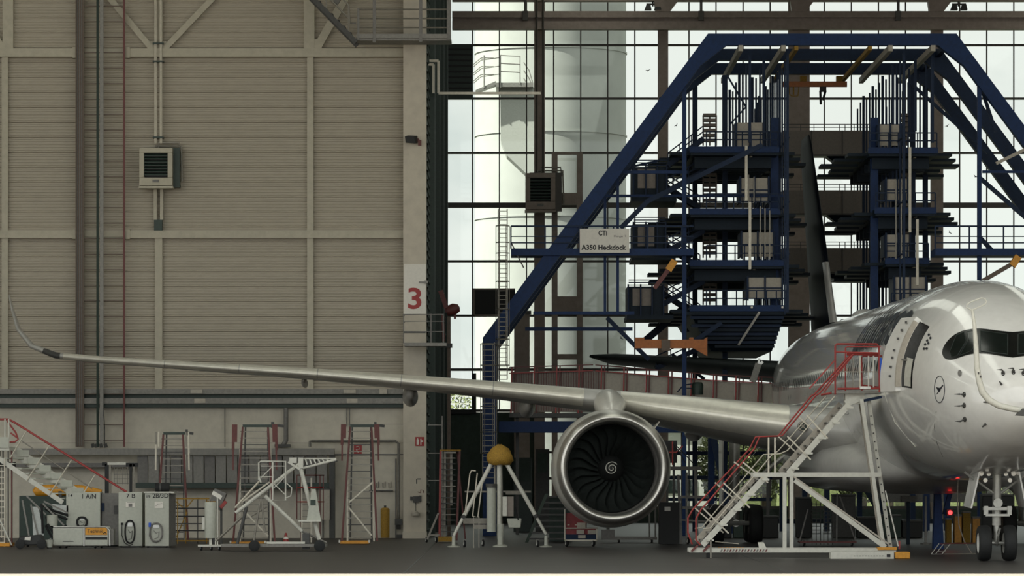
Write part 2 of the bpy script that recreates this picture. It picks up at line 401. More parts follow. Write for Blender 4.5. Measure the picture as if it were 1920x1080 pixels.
for px, Y, h, r, l in ((850, 246, 7.6, 2.6, 'leafy tree outside above the small fence at the left pane'), (875, 262, 6.4, 3.0, 'low tree outside right beside the small fence'), (1352, 240, 5.2, 1.5, 'tree outside between the blue dock feet'), (1432, 244, 5.0, 1.7, 'tree outside left of the stair uprights'),
                       (1620, 243, 4.2, 1.9, 'tree outside below the forward belly'), (1670, 250, 4.6, 2.0, 'tree outside right of the slanted stair legs'), (1855, 246, 4.3, 2.2, 'tree outside behind the nose wheels'), (1745, 259, 4.4, 2.2, 'tree outside left of the red lamp')):
    tree(px, Y, h, r, l)
k = K(300.0); mb = MB(); rings = []
for i in range(150):
    x = -60+i*1.2; h = 6.2+1.6*math.sin(i*.9)+.9*math.sin(i*2.3+1)+random.random()*.8
    rings.append([(x+random.uniform(-.3, .3), 300+4*math.cos(a)+random.uniform(-.5, .5), max(0, h*math.sin(a)**.7+random.uniform(-.3, .3)) if math.sin(a) > .02 else 0) for a in [PI*j/10 for j in range(11)]])
mb.loft(rings, closed_u=False); simple('hedge', mb, 'leaf', 'long low olive hedge line far outside behind all the trees', 'hedge', loc=(30, 300, 0))
t = thing('outdoor_fence', 'white tube fence outside the lowest left pane', 'fence', (O.X(860), 238, 0)); k = K(238)
for y in (742, 756):
    mb = MB(); k.box(mb, 830, 900, y, y+2, 0, .06); mb.build('rail', 'white_paint', t)
for px in (834, 862, 890):
    mb = MB(); k.box(mb, px-1, px+1, 742, k.gy(), 0, .06); mb.build('post', 'white_paint', t)
k = K(262); t = thing('stand_in_building', 'long white building standing in for bright sky and concrete beyond the tail end', 'building', (k.X(1290), 262, 0))  # added block, stands in for bright sky and concrete outside
mb = MB(); k.box(mb, 1150, 1345, 800, k.gy(), 0, 6); mb.build('wall', 'white_building', t)
mb = MB(); k.box(mb, 1148, 1347, 796, 801, -.3, 6.2); mb.build('roof_edge', 'mid_grey', t)
for px in (1180, 1215, 1250, 1285, 1320): mb = MB(); k.box(mb, px, px+22, 900, 925, -.05, .1); mb.build('window', 'window_dark', t)
# ================================================================ things fixed to the left wall
def heater(k, cx, cy, m, label, extra, w=62, h=70):
    t = thing('unit_heater', label, 'heater', k(cx, cy+h/2, -.9), 'louvred unit heaters')
    x0, x1, y0, y1 = cx-w/2, cx+w/2, cy-h/2, cy+h/2
    mb = MB(); k.box(mb, x0+8, x1+12, y0-2, y1+2, -.55, -.05); mb.build('housing', 'dark_green' if m == 'beam_cream' else 'mullion', t)
    mb = MB(); k.box(mb, x0, x1, y0, y0+9, -.95, -.55); k.box(mb, x0, x0+9, y0+9, y1-15, -.95, -.55); k.box(mb, x1-9, x1, y0+9, y1-15, -.95, -.55); k.box(mb, x0, x1, y1-15, y1, -.95, -.55)
    mb.build('front_frame', m, t, bevel=.02)
    mb = MB(); k.box(mb, x0+9, x1-9, y0+9, y1-15, -.7, -.6); mb.build('grille_back', 'black', t)
    for i in range(7):
        y = y0+12+i*6; mb = MB(); mb.hexa([k(x0+9, y+3, -.93), k(x1-9, y+3, -.93), k(x1-9, y, -.8), k(x0+9, y, -.8), k(x0+9, y+1.6, -.93), k(x1-9, y+1.6, -.93), k(x1-9, y-1.4, -.8), k(x0+9, y-1.4, -.8)])
        mb.build('louvre', 'dark_green', t)
    mb = MB(); k.box(mb, x0-1, x1+1, y1+1, y1+5, -.97, -.2); mb.build('drip_tray', m, t)
    mb = MB(); k.box(mb, cx-6, cx+6, y1-11, y1-6, -.97, -.95); mb.build('badge', 'mid_grey', t)
    mb = MB(); k.path(mb, [(cx+2, y0-2), (cx+2, y0-12), (x1+10, y0-12), (x1+12, y0+4)], 3.5, -.3); k.path(mb, [(cx-4, y0-2), (cx-4, y0-6), (x1+14, y0-6), (x1+16, y1-10)], 3.5, -.3); mb.build('connection_pipe', 'pipe_grey', t)
    if extra:
        for px in (cx-4, cx+8):
            mb = MB(); k.box(mb, px-3, px+3, y1+5, y1+62, -.25, -.1); mb.build('hanger', m, t)
        mb = MB(); k.box(mb, cx-6, cx+9, y1+62, y1+82, -.3, -.05); mb.build('valve_box', 'dark_green', t)
    return t
heater(W, 296, 316, 'beam_cream', 'cream louvred unit heater on the ribbed siding', True)
heater(K(202.8), 1013, 361, 'brown_steel', 'dark brown louvred unit heater on the glazing column', False, 56, 68)
t = thing('heating_pipes', 'pair of pale vertical pipes running down to the wall heater', 'pipe', W(298, 268, -.3))
for px in (293, 303):
    mb = MB(); W.tube(mb, (px, -300), (px, 270), 5.5, -.32); mb.build('pipe', 'pipe_light', t, smooth=True)
for y in (83, 117, 259):
    mb = MB(); W.box(mb, 288, 308, y-1.5, y+1.5, -.42, -.02); mb.build('clamp', 'dark_green', t)
t = thing('column_pipes', 'dark pipes dropping along the brown column to its heater', 'pipe', K(202.8)(1013, 330, -.5))
k = K(202.8)
for px in (1006, 1018):
    mb = MB(); k.tube(mb, (px, -60), (px, 326), 4, -.55); mb.build('pipe', 'mullion', t, smooth=True)
# broad cable ladder and riser pipes
t = thing('cable_ladder', 'wide brown cable ladder climbing the ribbed wall', 'cable ladder', W(190, 840, -.35))
mb = MB(); W.box(mb, 144, 160, -300, 838, -.42, -.36); W.box(mb, 144, 146.5, -300, 838, -.5, -.36); W.box(mb, 158, 160, -300, 838, -.5, -.36); mb.build('tray', 'tray_brown', t)
for i in range(6):
    mb = MB(); W.box(mb, 147+i*1.9, 148.5+i*1.9, -300, 836, -.455, -.42); mb.build('cable', 'tray_brown' if i % 2 else 'mid_grey', t)
mb = MB(); W.box(mb, 233, 236.5, -300, 838, -.5, -.36); mb.build('rail', 'dull_red', t)
y = -16
while y < 840:
    mb = MB(); W.box(mb, 160, 233, y, y+1.6, -.46, -.4); mb.build('rung', 'tray_brown', t); y += 29
t = thing('riser_pipe', 'dark green riser pipe with grey cable strip beside brown tray', 'pipe', W(190, 838, -.55))
mb = MB(); W.tube(mb, (186, -300), (186, 838), 5, -.62); mb.build('pipe', 'dark_green', t, smooth=True)
mb = MB(); W.box(mb, 190, 197, -300, 838, -.62, -.55); mb.build('conduit', 'steel_grey', t)
mb = MB(); W.path(mb, [(197, 765), (199, 800), (199, 832)], 1.6, -.6); mb.build('cable', 'black', t)
for px in (176, 183, 191, 200): mb = MB(); W.tube(mb, (px, 832), (px+2, 839), 7, -.6); mb.build('pipe_foot', 'dark_grey', t)
# horizontal trunking
t = thing('wall_trunking', 'double grey trunking rail running along the wall above the plaster', 'trunking', W(380, 765, -.4))
mb = MB(); W.box(mb, -1900, 757, 730, 739, -.35, 0); mb.build('upper_rail', 'steel_grey', t)
mb = MB(); W.box(mb, -1900, 757, 739, 747, -.1, 0); mb.build('gap_sheet', 'dark_green', t)
mb = MB(); W.box(mb, -1900, 757, 747, 757, -.45, 0); mb.build('lower_rail', 'steel_grey', t)
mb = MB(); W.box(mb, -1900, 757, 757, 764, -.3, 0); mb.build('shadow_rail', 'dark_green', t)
for a, b, c, d in ((359, 381, 731, 738), (366, 387, 748, 756), (645, 668, 731, 738), (651, 671, 748, 756), (712, 726, 730, 739)):
    mb = MB(); W.box(mb, a, b, c, d, -.47, -.3); mb.build('label_plate', 'panel_beige', t)
for px, ya, yb, w in ((137, 765, 790, 3),):
    pass
t = thing('exhaust_duct', 'pale vertical exhaust pipe above the grey bench shelf', 'pipe', W(536, 838, -.3))
mb = MB(); W.path(mb, [(537, 765), (537, 826), (531, 836)], 9, -.3, n=10); mb.build('pipe', 'mid_grey', t, smooth=True)
mb = MB(); W.box(mb, 516, 545, 833, 839, -.45, -.1); mb.build('flange', 'dark_grey', t)
for px, nm, l in ((422, 765, 'thin rod hanging on plaster left of the red work stands'), (653, 765, 'twin conduit dropping behind the topmost red ladder stand')):
    t = thing('conduit', l, 'conduit', W(px, 840, -.1))
    for o in ((0,) if px == 422 else (-2.5, 2.5)):
        mb = MB(); W.tube(mb, (px+o, 765), (px+o, 838 if px == 422 else 800), 2, -.12); mb.build('pipe', 'mid_grey', t)
# grey duct shelf and plank barrier below
t = thing('plank_barrier', 'long grey barrier of upright sheets under a duct shelf', 'barrier', (W.X(440), 159.3, 0)); k = K(159.3)
mb = MB(); k.box(mb, 26, 627, 841, 853, -.35, .3); mb.build('shelf', 'steel_grey', t)
mb = MB(); k.box(mb, 618, 628, 853, k.gy(), -.3, .3); mb.build('post', 'dark_grey', t)
mb = MB(); k.box(mb, 255, 618, 905, 915, -.2, .1); mb.build('lower_rail', 'dark_green', t)
i = 0; px = 258
while px < 612:
    mb = MB(); k.box(mb, px, px+19, 854, 905, -.1 if i % 2 else -.06, .02); mb.build('sheet', 'steel_grey' if i % 3 else 'mid_grey', t); px += 21; i += 1
mb = MB(); k.box(mb, 30, 250, 868, 876, -.05, .3); mb.build('rail', 'mid_grey', t)
t = thing('water_pipe', 'bent grey pipe framing the door between stands and column', 'pipe', (W.X(750), 159.6, 1.0))
mb = MB(); W.path(mb, [(582, 838), (582, 828, ), (586, 827), (742, 827), (748, 832), (748, 985)], 5, -.35, n=8); mb.build('pipe', 'steel_grey', t, smooth=True)
mb = MB(); W.box(mb, 741, 755, 973, 984, -.5, -.2); W.tube(mb, (748, 980), (748, 992), 9, -.35); mb.build('valve', 'dark_grey', t)
mb = MB(); W.box(mb, 744, 756, 1002, W.gy(), -.5, -.2); mb.build('drain', 'dark_grey', t)
mb = MB(); W.box(mb, 628, 757, 851, 853, -.06, 0); struct(mb.build('door_1', 'mid_grey'))
mb = MB(); W.box(mb, 604, 606.5, 853, W.gy(), -.05, 0); W.box(mb, 741, 743, 860, W.gy(), -.05, 0); struct(mb.build('door_2', 'mid_grey'))
t = thing('wall_shelf', 'short dark wall bracket above the ochre gas bottle', 'shelf', W(713, 921, -.1)); mb = MB(); W.box(mb, 692, 737, 919, 921, -.15, 0); mb.build('board', 'dark_grey', t)
for px in (710, 722, 733): mb = MB(); W.path(mb, [(px-4, 905), (px-4, 914), (px, 914), (px, 903)], 1.4, -.04); mb.build('hook', 'mid_grey', t)
t = thing('gas_bottle', 'upright ochre gas bottle against the plaster wall', 'gas bottle', (W.X(722), 159.2, 0)); k = K(159.2)
c = (k.X(722), 159.2, 0); mb = MB(); mb.lathe([(.02, 0), (.02, .17), (1.12, .175), (1.16, .15), (1.19, .08), (1.19, 0)], c, n=20); mb.build('cylinder', 'ochre', t, smooth=True)
mb = MB(); mb.lathe([(1.18, .0), (1.18, .05), (1.27, .05), (1.27, 0)], c, n=10); mb.build('valve', 'dark_grey', t)
for px, py, l in ((671, 842, 'red fire hose sign on the plaster behind the ladder stand'), (788, 828, 'red fire extinguisher sign on the cream column')):
    k = W; off = -.02 if px < 700 else -.77; w, h = (7.5, 9) if px < 700 else (8.5, 8.5)
    t = thing('fire_sign', l, 'sign', k(px, py+h, off), 'red fire signs')
    mb = MB(); k.box(mb, px-w, px+w, py-h, py+h, off, off+.02); mb.build('plate', 'sign_red', t)
    mb = MB()
    if px < 700: k.path(mb, [(px-3, py-4), (px+2, py-5), (px+3, py), (px-3, py+1), (px+1, py+6)], 2.2, off-.01)
    else: k.box(mb, px-6, px-2, py-4, py+6, off-.01, off); k.box(mb, px-5, px-3, py-6, py-4, off-.01, off); k.box(mb, px+1, px+3, py-5, py+6, off-.01, off); k.box(mb, px+3, px+6, py-2, py+1, off-.01, off)
    mb.build('symbol', 'sign_white', t)
t = thing('bay_number_sign', 'big dark red 3 on a white plate on the cream column', 'sign', W(778, 590, -.78))
mb = MB(); W.box(mb, 758, 799.4, 497, 590, -.775, -.752); mb.build('plate', 'sign_white', t)
sign_text(W, '3', 766, 791, 541, 581, -.785, 'number', 'sign_red', t, .02)
for cx, cy in ((765, 512), (783, 510), (771, 521)):
    pass
for dx, rows in ((780, ((858, 870), (905, 917))),):
    t = thing('painted_marking', 'small dark stencil marks low on the cream column', 'marking', W(790, 918, -.76))
    mb = MB(); W.box(mb, 781, 783, 898, 907, -.757, -.752); W.box(mb, 783, 790, 897, 899, -.757, -.752); mb.build('stroke', 'dark_grey', t)
    mb = MB(); W.path(mb, [(784, 922), (789, 924), (790, 918), (794, 919), (795, 924)], 1.5, -.756); mb.build('stroke', 'dull_red', t)
t = thing('eye_wash', 'small emergency wash unit on the cream column foot', 'wash unit', W(780, 966, -.76))
mb = MB(); W.box(mb, 776, 786, 930, 942, -.85, -.755); W.box(mb, 770, 775, 931, 938, -.8, -.752); W.box(mb, 787, 791, 929, 940, -.8, -.752); mb.build('bracket', 'dark_grey', t)
mb = MB(); W.tube(mb, (780, 942), (780, 958), 1.6, -.78); mb.build('pull_rod', 'steel_grey', t)
mb = MB(); mb.lathe([(0, .17), (.09, .17), (.16, .08), (.16, 0)], W(780, 966, -.95), n=14); mb.build('bowl', 'panel_beige', t)
t = thing('security_camera', 'black security camera on the cream column near the siding', 'camera', W(775, 272, -.78))
mb = MB(); mb.hexa([W(762, 272, -1.1), W(780, 274, -1.3), W(784, 272, -.85), W(766, 270, -.85), W(760, 260, -1.1), W(778, 260, -1.3), W(784, 258, -.85), W(765, 257, -.85)]); mb.build('housing', 'black', t, bevel=.02)
mb = MB(); W.bar(mb, (783, 264), (789, 270), 5, .1, -.8); W.box(mb, 785, 791, 266, 276, -.85, -.752); mb.build('bracket', 'dull_red', t)
t = thing('column_hook', 'small metal bracket sticking out beside the big red number', 'bracket', W(795, 531, -.78)); mb = MB(); W.box(mb, 786, 799, 529.5, 532, -.85, -.76); W.box(mb, 797, 803, 528, 533, -.9, -.78); mb.build('arm', 'steel_grey', t)
# grey catwalk and stair at the top
k = K(157.5)
t = thing('catwalk', 'grey steel catwalk with stair flight high on the wall', 'catwalk', k(760, 78))
mb = MB(); k.box(mb, 668, 846, 64, 72, -.1, .05); k.box(mb, 668, 846, 71, 76, 0, 1.6); mb.build('deck', 'steel_grey', t)
for y in (18, 35, 52):
    mb = MB(); k.tube(mb, (672, y), (843, y), 3.2, -.05); mb.build('rail', 'pipe_grey', t)
for px, y0, y1, w in ((672, 16, 76, 4), (702, -60, 80, 6), (789, -60, 79, 6), (842, -60, 74, 8)):
    mb = MB(); k.box(mb, px-w/2, px+w/2, y0, y1, -.12, 0); mb.build('post', 'mid_grey', t)
mb = MB(); k.bar(mb, (560, -30), (668, 80), 9, .15, -.1); k.bar(mb, (560, -30), (668, 80), 9, .15, 1.2); mb.build('stringer', 'dark_grey', t)
for i in range(9):
    px = 566+i*11.6; mb = MB(); k.box(mb, px, px+12, -22+i*11.8, -20+i*11.8, -.1, 1.2); mb.build('tread', 'dark_grey', t)
for o in (0, 22):
    mb = MB(); k.path(mb, [(566, -78+o), (654, 10+o), (656, 44)] if o == 0 else [(566, -78+o), (655, 14+o)], 3.4, -.12); mb.build('stair_rail', 'pipe_grey', t)
for px in (612, 654):
    mb = MB(); k.tube(mb, (px, px-644), (px, px-586), 3.4, -.12); mb.build('stair_post', 'pipe_grey', t)
mb = MB(); k.tube(mb, (656, 44), (668, 44), 3, -.1); k.bar(mb, (628, 4), (650, -30), 11, .2, .3); mb.build('bracket', 'mid_grey', t)
# pale bent pipes in the corner
k = K(163.0)
for pts, l in (([(800, 113), (822, 113), (822, 174), (1014, 174)], 'outer pale square bent pipe across the dark corner'), ([(800, 120), (812.5, 120), (812.5, 174)], 'inner short pale pipe loop in the dark corner')):
    t = thing('bent_pipe', l, 'pipe', k(*pts[0], .2)); mb = MB()
    for a, b in zip(pts, pts[1:]): k.bar(mb, a, b, 4.6, .1, .2)
    mb.build('pipe', 'pipe_light', t)
# column platform, swivel head on a pole
k = K(158.9)
t = thing('column_platform', 'small grey railed platform wrapped around the numbered column', 'platform', k(800, 655))
mb = MB(); k.box(mb, 759, 838, 644, 650, -.9, .1); mb.build('deck', 'steel_grey', t)
for y in (591, 604, 623):
    mb = MB(); k.path(mb, [(800, y, 3), (757, y, .3), (757, y, -.85), (833, y, -.85), (833, y, 3)], 2, 0); mb.build('rail', 'mid_grey', t)
for px in (758, 809, 832):
    mb = MB(); k.box(mb, px-1, px+1, 590, 645, -.88, -.82); mb.build('post', 'mid_grey', t)
mb = MB(); k.box(mb, 758, 799, 623, 626, -.95, -.85); mb.build('kick_board', 'dark_grey', t)
k = K(166)
t = thing('swivel_head', 'dark red swivel arm head on a grey pole before the glazing', 'arm', (k.X(842), 166, 0))
mb = MB(); k.box(mb, 838.5, 845, 594, k.gy(), -.07, .07); mb.build('pole', 'tray_brown', t)
mb = MB(); k.box(mb, 825, 848, 644, 652, -.2, .2); mb.build('clamp', 'dark_grey', t)
mb = MB(); mb.lathe([(-.25, 0), (-.22, .2), (.1, .24), (.3, .15), (.34, 0)], k(847, 581), axis=(1, 0, .3), n=12); mb.build('head', 'dull_red', t, smooth=True)
mb = MB(); k.bar(mb, (826, 545), (840, 585), 9, .3); k.bar(mb, (830, 590), (832, 640), 5, .2); k.box(mb, 851, 855, 583, 598, -.1, .1); mb.build('strut', 'dull_red', t)
k = K(202.7)
for px, l in ((1224, 'roof floodlight pair under girder left of the slanted beam'), (1797, 'roof floodlight pair under girder right of the portal')):
    t = thing('floodlight', l, 'floodlight', k(px, 6), 'roof floodlights')
    mb = MB(); k.bar(mb, (px, -8), (px, 12), 3); k.bar(mb, (px-12, 8), (px+14, 8), 3); mb.build('bracket', 'mullion', t)
    for o in (-9, 9):
        mb = MB(); mb.hexa([k(px+o-7, 20, -.5), k(px+o+6, 20, -.5), k(px+o+6, 20, 0), k(px+o-7, 20, 0), k(px+o-3, 9, -.4), k(px+o+4, 9, -.4), k(px+o+4, 9, -.1), k(px+o-3, 9, -.1)]); mb.build('lamp_head', 'dark_grey', t)
# ================================================================ the airliner
XN, YN, TH = 14.25, 115.0, math.radians(1.4)
cT, sT = math.cos(TH), math.sin(TH)
def A(t, o, z): return Vector((XN-o*cT-t*sT, YN+t*cT-o*sT, z))   # t aft of the nose, o towards the near wing, z above ground
ZA = 5.38
PR = [(0, 0.02, -.78, -.82), (.06, .36, -.42, -1.14), (.2, .64, -.2, -1.40), (.5, .98, .12, -1.68), (1, 1.34, .56, -2.0), (1.5, 1.62, .93, -2.2), (2, 1.84, 1.26, -2.37), (2.5, 2.01, 1.58, -2.5), (3, 2.16, 1.86, -2.61), (4, 2.36, 2.3, -2.78),
      (5, 2.51, 2.58, -2.88), (6, 2.64, 2.77, -2.95), (7, 2.75, 2.89, -2.99), (8, 2.84, 2.97, -3.02), (9.5, 2.93, 3.03, -3.04), (11, 2.98, 3.045, -3.045), (43, 2.98, 3.045, -3.045), (46, 2.92, 3.045, -2.85), (50, 2.62, 3.0, -2.1), (55, 1.98, 2.85, -.9),
      (60, 1.2, 2.5, .3), (65, .42, 2.0, 1.3), (66.8, .1, 1.8, 1.5)]
def prof(t): return tab(PR, t)
def fus(t, phi, off=0.0):      # phi from straight up towards the near wing
    w, zt, zb = prof(t); zc = (zt+zb)/2; h = (zt-zb)/2
    return A(t, (w+off)*math.sin(phi), ZA+zc+(h+off)*math.cos(phi))
def phi_z(t, z):               # angle on the near flank at height z above the axis
    w, zt, zb = prof(t); zc = (zt+zb)/2; h = (zt-zb)/2
    return math.acos(max(-1, min(1, (z-zc)/h)))
PL = thing('airliner', 'white twin jet airliner parked nose forward in the hall', 'airplane', A(33, 0, 0))
D0, D1, DZ0, DZ1 = 4.75, 6.0, -.28, 1.62
ts = sorted(set([0, .02, .06, .12, .2, .35, .5, .75, 1, 1.25, 1.5, 1.75, 2, 2.25, 2.5, 2.75, 3, 3.5, 4, 4.5, D0, 5.3, 5.6, 5.9, D1, 6.6, 7, 7.5, 8, 8.7, 9.5, 10.2, 11]+[11+i*2 for i in range(1, 17)]+[44.5, 46, 48, 50, 52.5, 55, 57.5, 60, 62.5, 65, 66.8]))
NP = 96
pa, pb = phi_z(5.6, DZ1), phi_z(5.6, DZ0)
phis = [2*PI*i/NP for i in range(NP)]
ia = min(range(NP), key=lambda i: abs(phis[i]-pa)); ib = min(range(NP), key=lambda i: abs(phis[i]-pb))
mb = MB()
for t in ts: mb.v += [fus(t, p) for p in phis]
for j in range(len(ts)-1):
    for i in range(NP):
        if D0 <= ts[j] < D1 and ia <= i < ib: continue
        mb.f.append((j*NP+i, j*NP+(i+1) % NP, (j+1)*NP+(i+1) % NP, (j+1)*NP+i))
mb.f.append(tuple(range(NP))); mb.f.append(tuple(range((len(ts)-1)*NP, len(ts)*NP)))
FU = mb.build('fuselage', 'aircraft_white', PL, smooth=2)
pa, pb = phis[ia], phis[ib]
# open doorway: jamb, inner lining and sill
mb = MB(); n = 8
def ring(off): 
    r = [fus(D0, pa+(pb-pa)*i/n, off) for i in range(n+1)]+[fus(D1, pb+(pa-pb)*i/n, off) for i in range(n+1)]
    return r
mb.loft([ring(0), ring(-.35)]); DR = mb.build('doorway', 'dark_grey', PL)
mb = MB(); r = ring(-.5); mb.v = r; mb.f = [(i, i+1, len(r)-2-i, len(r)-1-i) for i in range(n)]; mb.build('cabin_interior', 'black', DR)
mb = MB(); mb.loft([[fus(5.0, pa+(pb-pa)*u, -.02), fus(5.9, pa+(pb-pa)*u, -.06)] for u in (.56, .7, .85, .98)], closed_u=False); mb.build('galley_panel', 'white_paint', DR)
mb = MB(); mb.loft([[fus(4.77, pa+(pb-pa)*u, -.02), fus(5.3, pa+(pb-pa)*u, -.3)] for u in (0, .08)], closed_u=False); mb.build('door_header', 'mid_grey', DR)
# door leaf swung out
def leaf(t0, t1, o0, o1, z0=-.05, z1=1.05):
    rings = []
    for i in range(n+1):
        p = pa+(pb-pa)*(z0+(z1-z0)*i/n)
        sw = Vector((-.33*min(1, (t1-t0)), 0, 0))
        rings.append([fus(5.7, p, o0)+A(t0, 0, 0)-A(5.7, 0, 0), fus(5.7, p, o0)+A(t1, 0, 0)-A(5.7, 0, 0)+sw, fus(5.7, p, o1)+A(t1, 0, 0)-A(5.7, 0, 0)+sw, fus(5.7, p, o1)+A(t0, 0, 0)-A(5.7, 0, 0)])
    return MB().loft(rings, cap=True)
DO = leaf(6.15, 7.3, .02, .2).build('cabin_door', 'aircraft_white', PL, bevel=.03)
leaf(6.07, 6.15, .0, .19, .02, .98).build('door_edge', 'panel_beige', DO)
for u in (.1, .22, .34, .5, .6, .72, .84):
    p = pa+(pb-pa)*u; mb = MB(); c = fus(5.7, p, .36)+A(6.5, 0, 0)-A(5.7, 0, 0); mb.box(c.x+.0, c.x+.06, c.y-.05, c.y+.02, c.z-.03, c.z+.04); mb.build('latch', 'dark_grey', DO)
mb = MB(); a = fus(5.8, pa+(pb-pa)*.6, -.1); b = fus(5.7, pa+(pb-pa)*.6, .1)+A(6.2, 0, 0)-A(5.7, 0, 0); mb.bar(a, b, .05, .1); mb.build('hinge_arm', 'steel_grey', DO)
# patches laid on the skin from the front or the flank
def onfront(o, z, off=.012):     # hit the skin looking along the fuselage
    lo, hi = 0.0, 12.0
    for _ in range(40):
        m = (lo+hi)/2; w, zt, zb = prof(m); zc = (zt+zb)/2; h = (zt-zb)/2
        if (o/w)**2+((z-zc)/h)**2 > 1: lo = m
        else: hi = m
    w, zt, zb = prof(hi); zc = (zt+zb)/2; h = (zt-zb)/2
    nrm = Vector((0, 0, 0)); e = .01
    def g(oo, zz):
        l, u = 0.0, 12.0
        for _ in range(36):
            m = (l+u)/2; w, zt, zb = prof(m); zc = (zt+zb)/2; h = (zt-zb)/2
            if (oo/w)**2+((zz-zc)/h)**2 > 1: l = m
            else: u = m
        return u
    q = A(hi, o, ZA+z); dx = A(g(o+e, z), o+e, ZA+z)-q; dz = A(g(o, z+e), o, ZA+z+e)-q
    nrm = dx.cross(dz).normalized()
    if nrm.y > 0: nrm = -nrm
    return q+nrm*off
kk = K(117.2)
def fo(px, py):
    Y = 117.2; t = 2.2
    for _ in range(14):
        s = Y/F; X = (px-960)*s; z = CAMZ+(HY-py)*s-ZA; o = (XN-X-t*sT)/cT
        lo, hi = 0.0, 12.0
        for _ in range(30):
            m = (lo+hi)/2; w, zt, zb = prof(m); zc = (zt+zb)/2; h = (zt-zb)/2
            if (o/w)**2+((z-zc)/h)**2 > 1: lo = m
            else: hi = m
        t = t*.4+hi*.6; Y = YN+t*cT-o*sT
    return (o, z)
top = [(1767, 662), (1769, 652), (1775, 642), (1784, 632.5), (1796, 624.5), (1810, 619.5), (1830, 616.5), (1850, 617.5), (1872, 620.5), (1899, 623)]
bot = [(1767.5, 664), (1770, 670), (1776, 674), (1786, 674.5), (1798, 671), (1812, 666.5), (1830, 663), (1850, 663.5), (1872, 667), (1899, 671)]
def smooth_poly(pts, k=4):
    out = []
    for i in range(len(pts)-1):
        p0 = pts[max(i-1, 0)]; p1 = pts[i]; p2 = pts[i+1]; p3 = pts[min(i+2, len(pts)-1)]
        for j in range(k):
            u = j/k
            out.append(tuple(.5*((2*b)+(c-a)*u+(2*a-5*b+4*c-d)*u*u+(3*b-a-3*c+d)*u**3) for a, b, c, d in zip(p0, p1, p2, p3)))
    return out+[pts[-1]]
tp, bt = smooth_poly(top), smooth_poly(bot)
tp += [(2*1899-x, y) for x, y in tp[-2::-1]]; bt += [(2*1899-x, y) for x, y in bt[-2::-1]]
mb = MB(); nv = 10
for a, b in zip(tp, bt): mb.v += [onfront(*fo(*lerp(a, b, j/nv))) for j in range(nv+1)]
for i in range(len(tp)-1):
    for j in range(nv): mb.f.append((i*(nv+1)+j, (i+1)*(nv+1)+j, (i+1)*(nv+1)+j+1, i*(nv+1)+j+1))
MK = mb.build('cockpit_mask', 'mask_black', PL, smooth=2)
wins = [[(1782, 660), (1794, 630), (1808, 624), (1812, 640), (1796, 667), (1785, 670)], [(1800, 667), (1817, 638), (1814, 623), (1830, 621), (1832, 640), (1822, 658)], [(1840, 659), (1839, 622), (1868, 625), (1889, 628), (1889, 665), (1868, 662)]]
for wn in wins:
    for mir in (0, 1):
        q = [((2*1899-x) if mir else x, y) for x, y in wn]
        mb = MB(); cx = sum(p[0] for p in q)/len(q); cy = sum(p[1] for p in q)/len(q)
        mb.v = [onfront(*fo(cx, cy), .02)]; R = []
        for a, b in zip(q, q[1:]+q[:1]): R += [lerp(a, b, u/4) for u in range(4)]
        for s in (.5, 1): mb.v += [onfront(*fo(cx+(x-cx)*s, cy+(y-cy)*s), .02) for x, y in R]
        N = len(R)
        for i in range(N): mb.f += [(0, 1+i, 1+(i+1) % N), (1+i, 1+N+i, 1+N+(i+1) % N, 1+(i+1) % N)]
        g = mb.build('cockpit_window', 'window_dark', MK, smooth=2)
        mb = MB(); mb.path([onfront(*fo(cx+(x-cx)*1.02, cy+(y-cy)*1.02), .022) for x, y in R], .008, n=4, closed=True); mb.build('window_seal', 'seal_grey', g)
def side(t, s, off=.012):       # flank: t along, s metres up the skin from mid height
    w, zt, zb = prof(t)
    return fus(t, PI/2-s/3.0, off)
# airline name along the upper flank
vs, fs = text_mesh('Lufthansa', .0, .018)
bm = bmesh.new(); bv = [bm.verts.new((v.x, v.y, 0)) for v in vs]
for f in fs:
    try: bm.faces.new([bv[i] for i in f])
    except ValueError: pass
bmesh.ops.triangulate(bm, faces=bm.faces)
for _ in range(3):
    es = [e for e in bm.edges if Vector(((e.verts[0].co.x-e.verts[1].co.x)*10.6, (e.verts[0].co.y-e.verts[1].co.y)*1.7, 0)).length > .3]
    if es: bmesh.ops.subdivide_edges(bm, edges=es, cuts=1)
bmesh.ops.triangulate(bm, faces=bm.faces)
mb = MB(); bm.verts.index_update()
mb.v = [side(17.8+v.co.x*-10.6, 1.05+v.co.y*1.8, .05) for v in bm.verts]; mb.f = [tuple(v.index for v in f.verts) for f in bm.faces]; bm.free()
mb.build('airline_lettering', 'letter_blue', PL)
# crane roundel below the windscreen
def front_pts(cx, cy, rx, ry, n=36): return [(cx+rx*math.cos(2*PI*i/n), cy+ry*math.sin(2*PI*i/n)) for i in range(n)]
def front_poly(name, pts, m, par, off=.016, tri=True):
    mb = MB(); cx = sum(p[0] for p in pts)/len(pts); cy = sum(p[1] for p in pts)/len(pts)
    mb.v = [onfront(*fo(cx, cy), off)]+[onfront(*fo(*p), off) for p in pts]; N = len(pts); mb.f = [(0, 1+i, 1+(i+1) % N) for i in range(N)]
    return mb.build(name, m, par)
def front_path(name, pts, w, m, par, closed=False):
    mb = MB(); mb.path([onfront(*fo(*p), .01) for p in pts], w*kk.S/2, n=4, closed=closed); return mb.build(name, m, par)
RD = front_path('roundel', front_pts(1762, 730, 9.6, 25), 1.5, 'letter_blue', PL, True)
front_path('crane_body', [(1757, 739), (1761, 733), (1763, 729), (1768, 722)], 1.5, 'letter_blue', RD)
front_poly('crane_wing', [(1755.5, 725), (1760, 727), (1763, 727), (1764, 733), (1761, 735), (1758, 730)], 'letter_blue', RD)
front_path('crane_leg', [(1761, 735), (1766, 727), (1769, 723)], 1, 'letter_blue', RD)
